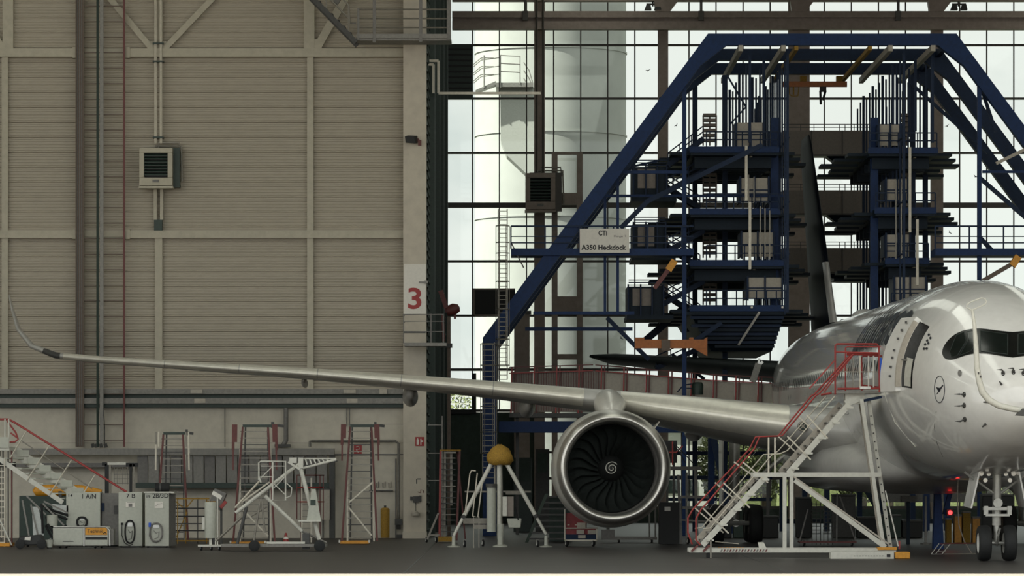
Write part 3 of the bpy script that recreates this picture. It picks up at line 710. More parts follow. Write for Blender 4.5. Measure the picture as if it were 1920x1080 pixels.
st = [(1742, 628, 30), (1745, 634, 0), (1739, 639, 45), (1735, 646, 60), (1741, 644, 90), (1733, 654, 30), (1738, 654, 0)]
for x, y, a in st: front_poly('star_mark', [(x-2, y-1), (x+1, y-3), (x+2.5, y), (x+.5, y+2.5), (x-1.5, y+2)], 'letter_blue', PL)
front_poly('static_port', front_pts(1800, 700, 3.6, 6.2, 16), 'mid_grey', PL)
for x, y in ((1808, 740), (1808, 760), (1809, 786), (1881, 700), (1900, 698), (1919, 700), (1878, 721), (1850, 754), (1848, 795)):
    big = y < 790 and x != 1850 and x != 1878
    P = onfront(*fo(x, y), .0); Q = onfront(*fo(x, y), .16)
    mb = MB(); mb.tube(P, Q, .035, .02, n=6)
    if big: mb.tube(Q, Q+Vector((-.16, .0, 0)), .03, .006, n=6); mb.path([onfront(*fo(x+c[0], y+c[1]), .004) for c in front_pts(0, 0, 2.6, 4, 10)], .02, n=4, closed=True)
    mb.build('air_probe', 'dark_grey', PL)
# cabin windows
for i in range(78):
    t = 9.2+i*.66
    if abs(t-19) < .6 or abs(t-38) < .6: continue
    mb = MB(); c = []
    for k in range(10):
        a = 2*PI*k/10; c.append(side(t+.13*math.cos(a), .45+.2*math.sin(a), .008))
    mb.v = c; mb.f = [tuple(range(10))]; mb.build('cabin_window', 'window_dark', PL)
for t0 in (18.6, 37.6):
    mb = MB(); mb.path([side(t, s, .004) for t, s in ((t0, -.9), (t0, 0), (t0, 1.3), (t0+.5, 1.32), (t0+1, 1.3), (t0+1, 0), (t0+1, -.9), (t0+.5, -.92))], .012, n=4, closed=True); mb.build('door_seam', 'mid_grey', PL)
# belly fairing
BF = [(15.5, .6, 3.0, 2.5), (17, 1.9, 3.35, 2.15), (19, 2.9, 3.6, 1.95), (22, 3.55, 3.9, 1.85), (34, 3.6, 3.9, 1.85), (38, 3.1, 3.7, 1.9), (42, 1.8, 3.2, 2.2), (45, .5, 2.8, 2.5)]
mb = MB(); rings = []
t = 15.5
while t <= 45.01:
    w, zt, zb = tab(BF, t); zc = (zt+zb)/2; h = (zt-zb)/2
    rings.append([A(t, w*abs(math.cos(a))**.75*(1 if math.cos(a) > 0 else -1), zc+h*abs(math.sin(a))**.75*(1 if math.sin(a) > 0 else -1)) for a in [2*PI*i/48 for i in range(48)]]); t += .5
mb.loft(rings, cap=True); mb.build('belly_fairing', 'aircraft_grey', PL, smooth=2)
# wings
WT = [(1.5, 3.86, 19.4, 14.2, .135, 4.0), (3, 3.98, 20.5, 13.1, .132, 3.9), (4.6, 4.19, 21.6, 11.9, .128, 3.6), (7.5, 4.62, 23.6, 10.1, .12, 2.8), (10.5, 5.06, 25.6, 8.5, .092, 1.6), (15, 5.56, 28.7, 6.9, .084, 1.0), (20.6, 6.1, 32.5, 5.2, .082, .5), (25, 6.45, 35.4, 4.0, .084, .2), (28.6, 6.74, 37.9, 3.0, .09, 0), (30.4, 6.93, 39.2, 2.55, .1, 0), (31.4, 7.32, 40.2, 2.15, .095, 0), (31.98, 7.97, 41.2, 1.75, .09, 0), (32.28, 8.7, 42.2, 1.25, .085, 0), (32.5, 9.38, 43.2, .5, .08, 0)]
AF = [(0, 0), (.005, .12), (.015, .22), (.04, .36), (.08, .45), (.15, .52), (.28, .56), (.42, .52), (.6, .4), (.8, .2), (1, .01)]
AL = [(1, -.01), (.8, -.1), (.6, -.26), (.42, -.38), (.28, -.43), (.15, -.40), (.08, -.33), (.04, -.26), (.015, -.16), (.005, -.09)]
def wing_row(tb, o):
    return (o,)+tab(tb, o)
def section(tb, o, sgn, pts, puff=0, tang=None):
    o, z, tl, c, th, tw = wing_row(tb, o)
    e = .05; zb_ = tab(tb, o+e)[0] if o+e <= tb[-1][0] else z; za = tab(tb, max(tb[0][0], o-e))[0]
    do = (min(o+e, tb[-1][0])-max(tb[0][0], o-e)); sl = math.atan2(zb_-za, do)
    up = (-math.sin(sl), math.cos(sl)); tr = math.radians(tw)
    out = []
    for x, y in pts:
        yy = y*th*c + (puff if y > 0 else -puff if y < 0 else 0); xx = x*c-(puff if x < .01 else 0)
        d = xx*math.cos(tr)+yy*math.sin(tr); u = -xx*math.sin(tr)+yy*math.cos(tr)
        out.append(A(tl+d, sgn*(o+up[0]*u), z+up[1]*u))
    return out
def wing(tb, sgn, os_, name, m):
    mb = MB(); mb.loft([section(tb, o, sgn, AF+AL[1:]) for o in os_], cap=True)
    return mb.build(name, m, PL, smooth=2)
os_ = [r[0] for r in WT]; fine = sorted(set(os_+[30.9, 31.7, 32.14, 32.4]))
for sg in (1, -1): WG = wing(WT, sg, fine, 'wing', 'aircraft_grey'); WGS = WG if sg == 1 else WGS if sg == -1 and 'WGS' in globals() else WG
WGN = [o for o in PL.children if o.name == 'wing'][0]
SL = AL[-5:]+AF[:7]
SL = [(x, y) for x, y in AL if x <= .08]+AF[:5]
def px_o(px, Y=None):  # span station of a photo column along the leading edge
    o = 10
    for _ in range(30):
        tl = tab(WT, o)[1]; p = A(tl, o, 0); xx = 960+p.x/p.y*F; o += (xx-px)/F*p.y*.9
    return o
for a, b in ((1479, 1163), (1095, 925.4), (923.8, 752.8), (751.2, 595.8), (594.2, 448.8), (447.2, 308.8), (307.2, 118)):
    oa, ob = px_o(a), px_o(b); n = 8
    mb = MB(); mb.loft([section(WT, oa+(ob-oa)*i/n, 1, SL, .012) for i in range(n+1)], closed_u=False); mb.build('slat', 'slat_metal', WGN, smooth=2)
oa, ob = px_o(112), px_o(80)
mb = MB(); mb.loft([section(WT, oa+(ob-oa)*i/4, 1, SL, .014) for i in range(5)], closed_u=False); mb.build('wing_tip_light', 'dark_grey', WGN, smooth=2)
o = px_o(1505); zz_, tl_ = tab(WT, o)[0], tab(WT, o)[1]; mb = MB(); c = A(tl_-.1, o, zz_-.02)
mb.tube(c, c+Vector((0, .3, 0)), .17, n=20); VN = mb.build('round_vent', 'dark_green', WGN)
mb = MB(); mb.path([c+Vector((.15*math.cos(a), -.01, .15*math.sin(a))) for a in [2*PI*i/20 for i in range(20)]], .02, n=5, closed=True); mb.bar(c+Vector((-.1, -.01, -.1)), c+Vector((.1, -.01, .1)), .03); mb.bar(c+Vector((-.1, -.01, .1)), c+Vector((.1, -.01, -.1)), .03); mb.build('vent_cross', 'panel_beige', VN)
# flap track fairings
for o, L, r in ((12.9, 5.0, .36), (17.1, 4.4, .36), (21.0, 3.6, .15), (7.0, 6, .4)):
    tl, c, z = tab(WT, o)[1], tab(WT, o)[2], tab(WT, o)[0]
    mb = MB(); rings = []
    for i in range(13):
        u = i/12; rr = r*math.sin(PI*min(1, .06+u*.94))**.6; ct = tl+c*.5+u*L
        zc = z-.1-r*.75-u*.12
        rings.append([A(ct, o+rr*.8*math.cos(a), zc+rr*1.05*math.sin(a)) for a in [2*PI*k/16 for k in range(16)]])
    mb.loft(rings, cap=True); mb.build('flap_fairing', 'aircraft_grey', WGN, smooth=2)
# tailplanes and fin
HT = [(.8, 6.8, 53.6, 7.0, .1, 4.5), (1.5, 6.88, 54.2, 6.5, .1, 4.5), (5, 7.2, 57.2, 4.6, .1, 5), (8.4, 7.5, 60.2, 3.0, .1, 5.5), (9.4, 7.56, 61.4, 1.0, .08, 3)]
for sg in (1, -1): wing(HT, sg, [r[0] for r in HT], 'tailplane', 'tail_grey')
FT = [(7.7, 47.5, 12.6, .07), (8.3, 50, 10.2, .085), (9.2, 51.2, 9.4, .085), (13, 56, 6.9, .085), (16.6, 60.6, 4.6, .085), (17.05, 61.4, 3.4, .06)]
def fin_ring(z, pts, puff=0):
    tl, c, th = tab(FT, z); return [A(tl+x*c-(puff if x < .01 else 0), (y*th*c*.36+(puff if y > 0 else -puff)), z) for x, y in pts]
sym = AF+[(x, -y) for x, y in AF[-2:0:-1]]
mb = MB(); mb.loft([fin_ring(z, sym) for z in (7.7, 8.3, 9.2, 11, 13, 15, 16.6, 17.05)], cap=True); FN = mb.build('tail_fin', 'fin_blue', PL, smooth=2)
le = [(x, -y) for x, y in AF[4:0:-1]]+AF[:5]
mb = MB(); mb.loft([fin_ring(z, le, .02) for z in (8.6, 9.2, 10, 11.2)], closed_u=False); mb.build('leading_edge', 'aircraft_grey', FN, smooth=2)
mb = MB(); mb.loft([fin_ring(z, le, .02) for z in (11.22, 13, 15, 16.6, 17.0)], closed_u=False); mb.build('leading_edge', 'fin_blue', FN, smooth=2)
# engine
EZ, ET = 2.72, 22.2
for EO, ES in ((10.32, 1), (-10.32, -1)):
  def eng(t, r, a): return A(ET+t, EO+r*math.cos(a)+.012*t*ES, EZ+r*math.sin(a)-.01*t)
  def lath(prof_, name, m, par, n=72, cap=False):
      mb = MB(); mb.loft([[eng(t, r, 2*PI*k/n) for k in range(n)] for t, r in prof_], cap=cap); return mb.build(name, m, par, smooth=2)
  NC = lath([(.38, 1.885), (.6, 1.94), (1.1, 1.985), (1.8, 2.0), (2.8, 1.97), (4, 1.84), (5.2, 1.58), (5.2, 1.5), (4.6, 1.5)], 'engine', 'nacelle', PL)
  lath([(.4, 1.52), (.24, 1.545), (.12, 1.575), (.05, 1.61), (.01, 1.655), (0, 1.69), (.01, 1.725), (.05, 1.77), (.14, 1.815), (.25, 1.85), (.38, 1.887)], 'inlet_lip', 'lip_metal', NC)
  lath([(.4, 1.52), (.8, 1.5), (1.25, 1.52), (2.2, 1.5)], 'inlet_duct', 'mid_grey', NC)
  lath([(1.95, 1.5), (1.95, .3)], 'stator_disc', 'black', NC)
  lath([(4.0, 1.2), (5.0, 1.05), (6.2, .72), (6.3, .5), (7.2, .05)], 'core_nozzle', 'steel_grey', NC)
  lath([(1.05, .0), (1.07, .06), (1.15, .17), (1.3, .3), (1.5, .42), (1.62, .46)], 'spinner', 'black', NC)
  mb = MB(); sp = []
  for i in range(60):
      a = i/59*2.05*2*PI; r = .03+.2*(i/59); tt = tab([(0, 1.05), (.06, 1.07), (.17, 1.15), (.3, 1.3)], r)[0]
      sp.append(eng(tt-.02, r, a+2.2))
  mb.path(sp, .016, n=5); mb.build('spinner_spiral', 'white_paint', NC)
  for b in range(22):
      mb = MB(); rings = []
      for i in range(9):
          u = i/8; r = .44+u*1.03; sw = .34*math.sin(u*2.6)-.12*u; tw = math.radians(28+34*u); ch = .42+.2*math.sin(u*PI*.8)
          row = []
          for c in (-.5, -.25, 0, .25, .5):
              d = c*ch; th = 2*PI*b/22+sw+d*math.sin(tw)/max(r, .4); row.append(eng(1.62+d*math.cos(tw), r, th))
          rings.append(row)
      mb.loft(rings, closed_u=False); o = mb.build('fan_blade', 'fan', NC, smooth=2)
  PY = []
  for t, z, hw, hh in ((1.3, 4.52, .12, .2), (1.8, 4.7, .4, .3), (2.6, 4.86, .55, .42), (3.6, 4.95, .5, .48), (6, 4.75, .38, .45), (9, 4.3, .22, .25)):
      PY.append([A(ET+t, EO+hw*math.cos(a), z+hh*math.sin(a)) for a in [2*PI*k/20 for k in range(20)]])
  mb = MB(); mb.loft(PY, cap=True); mb.build('pylon', 'nacelle', PL, smooth=2)
  mb = MB(); a0 = math.radians(136 if ES > 0 else 44)   # strake on the inboard shoulder
  mb.add([eng(.9, 1.96, a0), eng(2.4, 1.98, a0), eng(2.3, 2.3, a0), eng(1.9, 2.3, a0), eng(.9, 1.97, a0+.02), eng(2.4, 1.99, a0+.02), eng(2.3, 2.31, a0+.015), eng(1.9, 2.31, a0+.015)], [(0, 1, 2, 3), (7, 6, 5, 4), (0, 4, 5, 1), (1, 5, 6, 2), (2, 6, 7, 3), (3, 7, 4, 0)]); mb.build('strake', 'nacelle', NC)
# nose gear
GT = 5.0
def wheel(par, t, o, r, w, hubm, name='wheel'):
    mb = MB(); p0 = A(t, o, r); ax = A(t, o+1, r)-p0
    mb.lathe([(-w*.42, r*.55), (-w*.5, r*.72), (-w*.46, r*.9), (-w*.3, r*.985), (0, r), (w*.3, r*.985), (w*.46, r*.9), (w*.5, r*.72), (w*.42, r*.55)], p0, ax, n=32); T = mb.build(name, 'tyre', par, smooth=2)
    mb = MB(); mb.lathe([(-w*.3, 0), (-w*.3, r*.3), (-w*.44, r*.56), (w*.44, r*.56), (w*.3, r*.3), (w*.3, 0)], p0, ax, n=24); mb.build('hub', hubm, T)
GO = -.03
mb = MB(); mb.tube(A(GT-.1, GO, 2.6), A(GT, GO, 1.05), .13, n=14); mb.tube(A(GT, GO, 1.1), A(GT, GO, .5), .085, n=14); mb.tube(A(GT, -.45+GO, .53), A(GT, .45+GO, .53), .06, n=10); NG = mb.build('nose_gear', 'gear_metal', PL, smooth=True)
for so in (-1, 1): wheel(NG, GT, GO+so*.37, .525, .38, 'hub_white')
mb = MB(); c = A(GT-.18, GO, 1.55); mb.box(c.x-.42, c.x+.42, c.y-.08, c.y+.1, c.z-.06, c.z+.03); mb.box(c.x-.35, c.x+.35, c.y-.1, c.y+.1, c.z-.24, c.z-.17); mb.box(c.x-.4, c.x-.28, c.y-.12, c.y+.1, c.z-.2, c.z+.06); mb.box(c.x+.28, c.x+.4, c.y-.12, c.y+.1, c.z-.2, c.z+.06); mb.tube(A(GT-.3, GO, 1.7), A(GT-.1, GO, 1.7), .14, n=12)
mb.build('steering_unit', 'gear_metal', NG)
for so in (-1, 1):
    mb = MB(); mb.tube(A(GT-.1, GO, 1.9), A(GT-.1, GO+so*.95, 2.6), .035); mb.build('drag_brace', 'gear_metal', NG)
    for dx, dz in ((-.12, .05), (.1, .05), (0, -.14)):
        p = A(GT-.25, GO+so*.36, 2.5); mb = MB(); mb.tube(p+Vector((dx, .1, dz)), p+Vector((dx, 0, dz)), .05, .065, n=12); mb.build('landing_lamp', 'lamp_white', NG)
mb = MB(); mb.tube(A(GT-.05, GO-.1, .95), A(GT-.35, GO, .75), .03); mb.tube(A(GT-.35, GO, .75), A(GT-.05, GO, .45), .03); mb.build('torque_link', 'gear_metal', NG)
for so, tt in ((1, 4.2), (-1, 4.2)):
    mb = MB(); mb.hexa([A(tt, so*.55, 2.62), A(tt+1.9, so*.55, 2.5), A(tt+1.9, so*.6, 2.5), A(tt, so*.6, 2.62), A(tt+.1, so*.78, 1.55), A(tt+1.6, so*.78, 1.6), A(tt+1.6, so*.83, 1.6), A(tt+.1, so*.83, 1.55)]); mb.build('gear_door', 'aircraft_white', PL)
# main gear
for so in (1, -1):
    mb = MB(); mb.tube(A(34.6, so*5.3, 4.0), A(34.9, so*5.3, .75), .2, n=14); mb.tube(A(34, so*5.3, .72), A(35.9, so*5.3, .72), .14, n=10); mb.tube(A(34.8, so*5.3, 1.6), A(34.8, so*3.2, 3.4), .09); MG = mb.build('main_gear', 'gear_metal', PL, smooth=True)
    for dt in (0, 1.9):
        mb = MB(); mb.tube(A(34+dt, so*5.3-.7, .72), A(34+dt, so*5.3+.7, .72), .08); mb.build('axle', 'gear_metal', MG)
        for d in (-.7, .7): wheel(MG, 34+dt, so*5.3+d, .7, .52, 'mid_grey')
    mb = MB(); mb.hexa([A(33.8, so*5.75, 3.9), A(35.8, so*5.75, 3.9), A(35.8, so*5.8, 3.9), A(33.8, so*5.8, 3.9), A(34.2, so*5.75, 1.3), A(35.5, so*5.75, 1.3), A(35.5, so*5.8, 1.3), A(34.2, so*5.8, 1.3)]); mb.build('gear_door', 'aircraft_grey', MG)
mb = MB(); c = A(40, 0, ZA+3.04); mb.loft([[A(38+i*.5, w*math.cos(a), ZA+2.95+w*.7*max(0, math.sin(a))) for a in [PI*k/10 for k in range(11)]] for i, w in enumerate((.1, .35, .5, .55, .5, .35, .1))], closed_u=False); mb.build('antenna_dome', 'aircraft_white', PL, smooth=2)
# drain line and access seams on the forward flank
front_path('skin_seam', [(1756, 770), (1752, 800), (1757, 830), (1768, 856)], .7, 'mid_grey', PL)
mb = MB(); mb.path([side(8.5, -.35, .02), side(8.0, -1.3, .02), side(7.2, -2.2, .02)], .015, n=4); mb.build('skin_seam', 'white_paint', PL)
# ================================================================ blue tail dock
Q = K(165.0)
CXD = 1559.6
def q(px, py, Y=165.0): p = Q(px, py); return Vector((p.x, Y, p.z))
def mir(px): return 2*CXD-px
TD = thing('tail_dock', 'huge navy blue steel tail dock with stacked platforms around the fin', 'maintenance dock', (Q.X(CXD), 172, 0))
def dk(name, mb, m='navy', par=None, **kw): return mb.build(name, m, par or TD, **kw)
def qbar(a, b, w, d, Y, name='beam', m='navy', Y2=None, par=None):
    K.N += 1; e = (K.N*7 % 11)*.002
    mb = MB(); mb.bar(q(a[0], a[1], Y+e), q(b[0], b[1], (Y if Y2 is None else Y2)+e), w*Q.S, d); return dk(name, mb, m, par)
FY = (165.0, 171.0, 177.0)
for Y in FY:
    m = 'blue_paint' if Y == 165 else 'navy'
    def prism(o, name):
        n = len(o); mb = MB(); mb.add([q(x, y, Y-.25) for x, y in o]+[q(x, y, Y+.25) for x, y in o], [tuple(range(n)), tuple(range(2*n-1, n-1, -1))]+[(i, n+i, n+(i+1) % n, (i+1) % n) for i in range(n)]); dk(name, mb, m)
    g0 = Q.gy()
    prism([(1327, 64), (mir(1327), 64), (mir(1341), 86), (1341, 86)], 'portal_beam')
    for s in (0, 1):
        f = (lambda x: mir(x)) if s else (lambda x: x)
        prism([(f(1327), 64), (f(1341), 86), (f(1322), 112), (f(931), 642), (f(905), 634)], 'portal_slant')
        prism([(f(905), 634), (f(931), 642), (f(931), g0), (f(905), g0)], 'portal_leg')
        prism([(f(1341), 86), (f(1362), 86), (f(1312), 125), (f(1322), 112)], 'gusset')
for px in (1334, mir(1334), 1105, mir(1105)): qbar((px, 76 if px in (1334, mir(1334)) else 385), (px, 76 if px in (1334, mir(1334)) else 385), 10, .2, 165, 'tie_beam', 'navy', 177)
for px in (1388, 1468, 1668, 1748): qbar((px, 92), (px, 92), 11, .18, 164.6, 'crane_rail', 'panel_beige', 178.5)
for px in (1492, 1630): qbar((px, 92), (px, 92), 8, .15, 164.6, 'crane_rail', 'ochre', 178.5)
# uprights
GR = Q.gy()
for px, y0, w, Y, m in ((1283, 145, 8, 165, 'blue_paint'), (1328, 75, 10, 177, 'navy'), (1376, 110, 10, 172, 'navy'), (1464, 205, 15, 169, 'blue_paint')):
    for x in (px, mir(px)):
        mb = MB(); a = q(x, y0, Y); h = w*Q.S/2; mb.box(a.x-h, a.x+h, Y-h, Y+h, 0 if w < 12 else Q.Z(590), a.z); dk('upright', mb, m)
for px, y0, y1 in ((1135, 350, 590), (1159, 322, 590)):
    qbar((px, y0), (px, y1), 5, .12, 165.6, 'upright', 'blue_paint')
for a, b, w, Y in (((1150, 321), (1290, 321), 6, 165.5), ((1130, 358), (1478, 358), 5, 168), ((1000, 586), (1190, 586), 6, 165.5), ((985, 612), (1190, 612), 7, 168), ((1842, 322), (1960, 322), 5, 165), ((1270, 272), (1200, 287), 4, 172)):
    qbar(a, b, w, .15, Y, 'cross_beam', 'blue_paint')
for a, b, w, Y in (((1165, 425), (1216, 374), 9, 166), ((1216, 374), (1432, 268), 9, 166), ((1842, 330), (1960, 432), 8, 166), ((1840, 440), (1868, 470), 8, 166), ((1140, 592), (1220, 672), 8, 167), ((1246, 160), (1290, 130), 3, 171),
                   ((1375, 118), (1412, 180), 3, 170), ((1412, 180), (1380, 215), 3, 170), ((1735, 130), (1885, 265), 6, 171), ((1825, 110), (1870, 245), 6, 165.5), ((1345, 822), (1372, 945), 12, 168), ((1300, 640), (1360, 600), 8, 168), ((1280, 650), (1345, 700), 6, 176)):
    qbar(a, b, w, .15, Y, 'brace', 'navy')
# stacked platforms either side of the fin
def railing(x0, x1, yd, Y, h=24, name='railing', m='navy', step=18):
    mb = MB(); par = None
    for o in (h, h*.5): qb = mb.bar(q(x0, yd-o, Y), q(x1, yd-o, Y), .05)
    R = dk(name, mb, m); px = x0
    while px <= x1+.1:
        mb = MB(); mb.bar(q(px, yd, Y), q(px, yd-h, Y), .05); mb.build('railing_post', MATS[m], R); px += (x1-x0)/max(1, round((x1-x0)/step))
    return R
def platform(x0, x1, yd, Yf=167.5, Yb=181.0, inner=1, boards=5, m='blue_paint'):
    a, b = q(x0, yd), q(x1, yd)
    mb = MB(); mb.box(a.x, b.x, Yf, Yb, a.z-.3, a.z); D = dk('deck', mb, 'navy_dark')
    mb = MB(); mb.box(a.x-.05, b.x+.05, Yf-.12, Yf, a.z-.2, a.z+.05); mb.build('edge_beam', MATS[m], D)
    for i in range(7):
        y = Yf+1+i*1.8; mb = MB(); mb.box(a.x+.2, b.x-.2, y, y+.15, a.z-.75+(.05*i % .2), a.z-.3); mb.build('joist', MATS['navy_dark'], D)
    for i in range(boards):
        L = (.35+.35*((i*37) % 5)/4)*2.2; y = Yf+1.2+i*2.2
        for s in (0, 1):
            xa = a.x if s == 0 else b.x
            mb = MB(); mb.box(xa-L if s == 0 else xa, xa if s == 0 else xa+L, y, y+1.5, a.z-.2-.06*i, a.z-.08-.06*i); mb.build('sliding_board', MATS['navy_dark'], D)
    mb = MB(); mb.bar(q((x0*.3+x1*.7), yd+13, Yf+.5), q(x0*.3+x1*.7, yd+13, Yb-2), .1); mb.build('light_strip', MATS['panel_beige'], D)
    return D
def cabin(x0, x1, y0, y1, Y=168.0, m='panel_beige', d=2.0):
    mb = MB(); a, b = q(x0, y1, Y), q(x1, y0, Y); mb.box(a.x, b.x, Y, Y+.06, a.z, b.z); C_ = dk('cabin_panel', mb, m)
    for px in (x0-2, (x0+x1)/2, x1+2):
        mb = MB(); mb.bar(q(px, y1+4, Y-.05), q(px, y0-3, Y-.05), .07); mb.build('panel_post', MATS['navy'], C_)
    mb = MB(); mb.bar(q(x0-2, (y0+y1)/2, Y-.05), q(x1+2, (y0+y1)/2, Y-.05), .05); mb.build('panel_rail', MATS['navy'], C_)
    for xx, dx in ((x0, -1), (x1, 1)):
        mb = MB(); c = q(xx+dx*3, y1, Y); mb.box(c.x-.03, c.x+.03, Y+.1, Y+d, c.z, c.z+(y1-y0)*Q.S); mb.build('side_sheet', MATS['navy'], C_)
for x0, x1, yd, c in ((1300, 1466, 268, (1390, 1438, 218, 264)), (1300, 1468, 386, (1398, 1448, 324, 370)), (1300, 1475, 484, (1400, 1458, 428, 474)), (1300, 1482, 570, (1412, 1474, 514, 554))):
    platform(x0, x1, yd); cabin(*c); railing(1330, x1, yd, 167.4, 30)
for x0, x1, yd, c in ((1640, 1768, 270, (1662, 1702, 222, 262)), (1652, 1765, 384, (1676, 1714, 326, 368)), (1672, 1752, 480, (1676, 1718, 432, 474)), (1682, 1756, 575, (1692, 1748, 513, 560))):
    platform(x0, x1, yd); cabin(*c); railing(x0, x1, yd, 167.4, 30)
# deep tapered soffit under the lowest left platform
mb = MB(); mb.hexa([q(1345, 652, 170), q(1462, 652, 170), q(1462, 652, 181), q(1345, 652, 181), q(1296, 577, 167.8), q(1482, 577, 167.8), q(1482, 577, 182), q(1296, 577, 182)]); SF = dk('soffit_truss', mb, 'navy_dark')
for i in range(9):
    mb = MB(); yy = 583+i*7.5; w = 8*i*.75; mb.bar(q(1285+w*1.0+(i % 3)*9, yy, 167.6+.25*i), q(1480-w*.3, yy, 167.6+.25*i), .12, .12); mb.build('soffit_board', MATS['navy' if i % 2 else 'navy_dark'], SF)
mb = MB(); mb.bar(q(1430, 582, 167.4), q(1396, 640, 169.2), .09); mb.build('light_strip', MATS['sign_white'], SF)
for px in (1416, 1474): mb = MB(); mb.box(q(px-2, 574).x, q(px+2, 574).x, 167.28, 167.36, Q.Z(574), Q.Z(570)); mb.build('corner_lamp', MATS['sign_white'], SF)
# bridges behind the fin
BR = K(186.0)
for y0, y1 in ((246, 291), (358, 401), (466, 511)):
    mb = MB(); BR.box(mb, 1466, 1690, y0, y1, -.4, .6); o = dk('rear_bridge', mb, 'panel_dim')
    mb = MB(); BR.box(mb, 1466, 1690, y0-12, y0-10.6, -.45, -.4); BR.box(mb, 1466, 1690, y0-6, y0-5, -.45, -.4); mb.build('bridge_rail', MATS['mullion'], o)
    for px in (1470, 1500, 1525, 1573, 1583, 1600, 1625, 1650): mb = MB(); BR.box(mb, px-.7, px+.7, y0-12, y0, -.45, -.4); mb.build('railing_post', MATS['mullion'], o)
    mb = MB(); BR.box(mb, 1466, 1690, y1, y1+3, -.5, .7); mb.build('bridge_flange', MATS['mullion'], o)
    mb = MB(); mb.hexa([BR(1570, y1+18, 0), BR(1690, y1+18, 0), BR(1690, y1+18, .8), BR(1570, y1+18, .8), BR(1545, y1, -.3), BR(1690, y1, -.3), BR(1690, y1, .8), BR(1545, y1, .8)]); mb.build('haunch', MATS['navy_dark'], o)
    for px in (1520, 1578, 1618): mb = MB(); BR.box(mb, px-.8, px+.8, y0, y1, -.46, -.4); mb.build('seam', MATS['mullion'], o)
# hanging guide bars and rack columns
def bars(xs, y0, y1, Y, w=2.2, m='navy'):
    for i, px in enumerate(xs): qbar((px, y0+(i % 3)*4), (px, y1), w, .05, Y, 'guide_bar', m)
def curtain(X, z0, z1, Y0, Y1, n, m='navy'):
    for i in range(n):
        Y = Y0+(Y1-Y0)*i/(n-1); mb = MB(); r = .035 if i % 3 else .055; mb.box(X-r, X+r, Y-r, Y+r, z0, z1-(i % 3)*.15); dk('guide_bar', mb, m)
ZT = Q.Z(96)
curtain(11.12, Q.Z(585), ZT, 165.8, 188, 15); curtain(15.82, Q.Z(570), ZT, 165.8, 188, 15)
curtain(9.64, Q.Z(262), ZT, 166.5, 187, 9); curtain(17.05, Q.Z(262), ZT, 166.5, 187, 9)
curtain(10.3, Q.Z(235), ZT, 168, 176, 4); curtain(16.5, Q.Z(235), ZT, 168, 176, 4)
for y in (255, 376, 474): 
    for X in (11.18, 15.76): mb = MB(); mb.bar((X, 165.8, Q.Z(y)), (X, 188, Q.Z(y)), .05); dk('side_rail', mb, 'navy')
for y0, y1 in ((232, 268), (340, 384), (440, 482)):
    for Y in (168.5, 169.6, 170.7): mb = MB(); mb.box(15.86, 15.94, Y, Y+.7, Q.Z(y1), Q.Z(y0)); dk('side_sheet', mb, 'blue_paint'); mb = MB(); mb.box(11.0, 11.08, Y+1, Y+1.7, Q.Z(y1), Q.Z(y0)); dk('side_sheet', mb, 'blue_paint')
bars([1432, 1441, 1450], 380, 480, 167.3, 2.4, 'pipe_grey'); bars([1690, 1700], 330, 480, 167.3, 2.2, 'pipe_grey'); bars([1410, 1420], 320, 372, 167.3, 2, 'pipe_grey')
for px, y0, y1 in ((1405, 265, 370), (1412, 372, 500), (1704, 265, 345), (1716, 268, 430), (1730, 405, 530)):
    qbar((px, y0), (px, y1), 5, .1, 167.2, 'rope_column', 'pipe_light')
for x0, Y in ((1338, 174), (1728, 174)):
    for j, (y0, y1) in enumerate(((180, 240), (298, 360), (402, 462), (505, 555))):
        mb = MB(); mb.bar(q(x0, y0, Y), q(x0, y1, Y), .06); mb.bar(q(x0+26, y0, Y), q(x0+26, y1, Y), .06); mb.bar(q(x0+13, y0, Y), q(x0+13, y1, Y), .06); R = dk('storage_rack', mb, 'panel_dim')
        y = y0
        while y < y1:
            mb = MB(); mb.bar(q(x0, y, Y), q(x0+26, y, Y), .12, .5); mb.build('rack_shelf', MATS['panel_dim'], R); y += 10
# cabins and scissor stairs on the left wing of the dock
for x0, x1, y0, y1, m in ((1200, 1252, 300, 356, 'panel_dim'), (1200, 1250, 410, 468, 'panel_dim'), (1190, 1246, 530, 582, 'panel_dim')):
    mb = MB(); mb.box(q(x0-8, 0).x, q(x1+6, 0).x, 169.4, 172.5, Q.Z(y1+2), Q.Z(y0-2)); o = dk('cabin', mb, 'navy_dark')
    mb = MB(); mb.box(q(x0+2, 0).x, q(x1-16, 0).x, 169.34, 169.4, Q.Z(y1-17), Q.Z(y0+2)); mb.build('cabin_panel', MATS[m], o)
    for px in (x0-8, x0+16, x0+38, x1+4): mb = MB(); mb.box(q(px, 0).x, q(px+3, 0).x, 169.2, 169.34, Q.Z(y1+4), Q.Z(y0-6)); mb.build('cabin_post', MATS['navy'], o)
    mb = MB(); mb.box(q(x0-10, 0).x, q(x1+24, 0).x, 168.8, 173, Q.Z(y1+10), Q.Z(y1+2)); mb.build('cabin_floor', MATS['navy_dark'], o)
    for i in range(3): mb = MB(); mb.bar(q(x0-6, y0-4-i*5, 169.1), q(x1+5, y0-4-i*5, 169.1), .04); mb.build('cabin_rail', MATS['navy'], o)
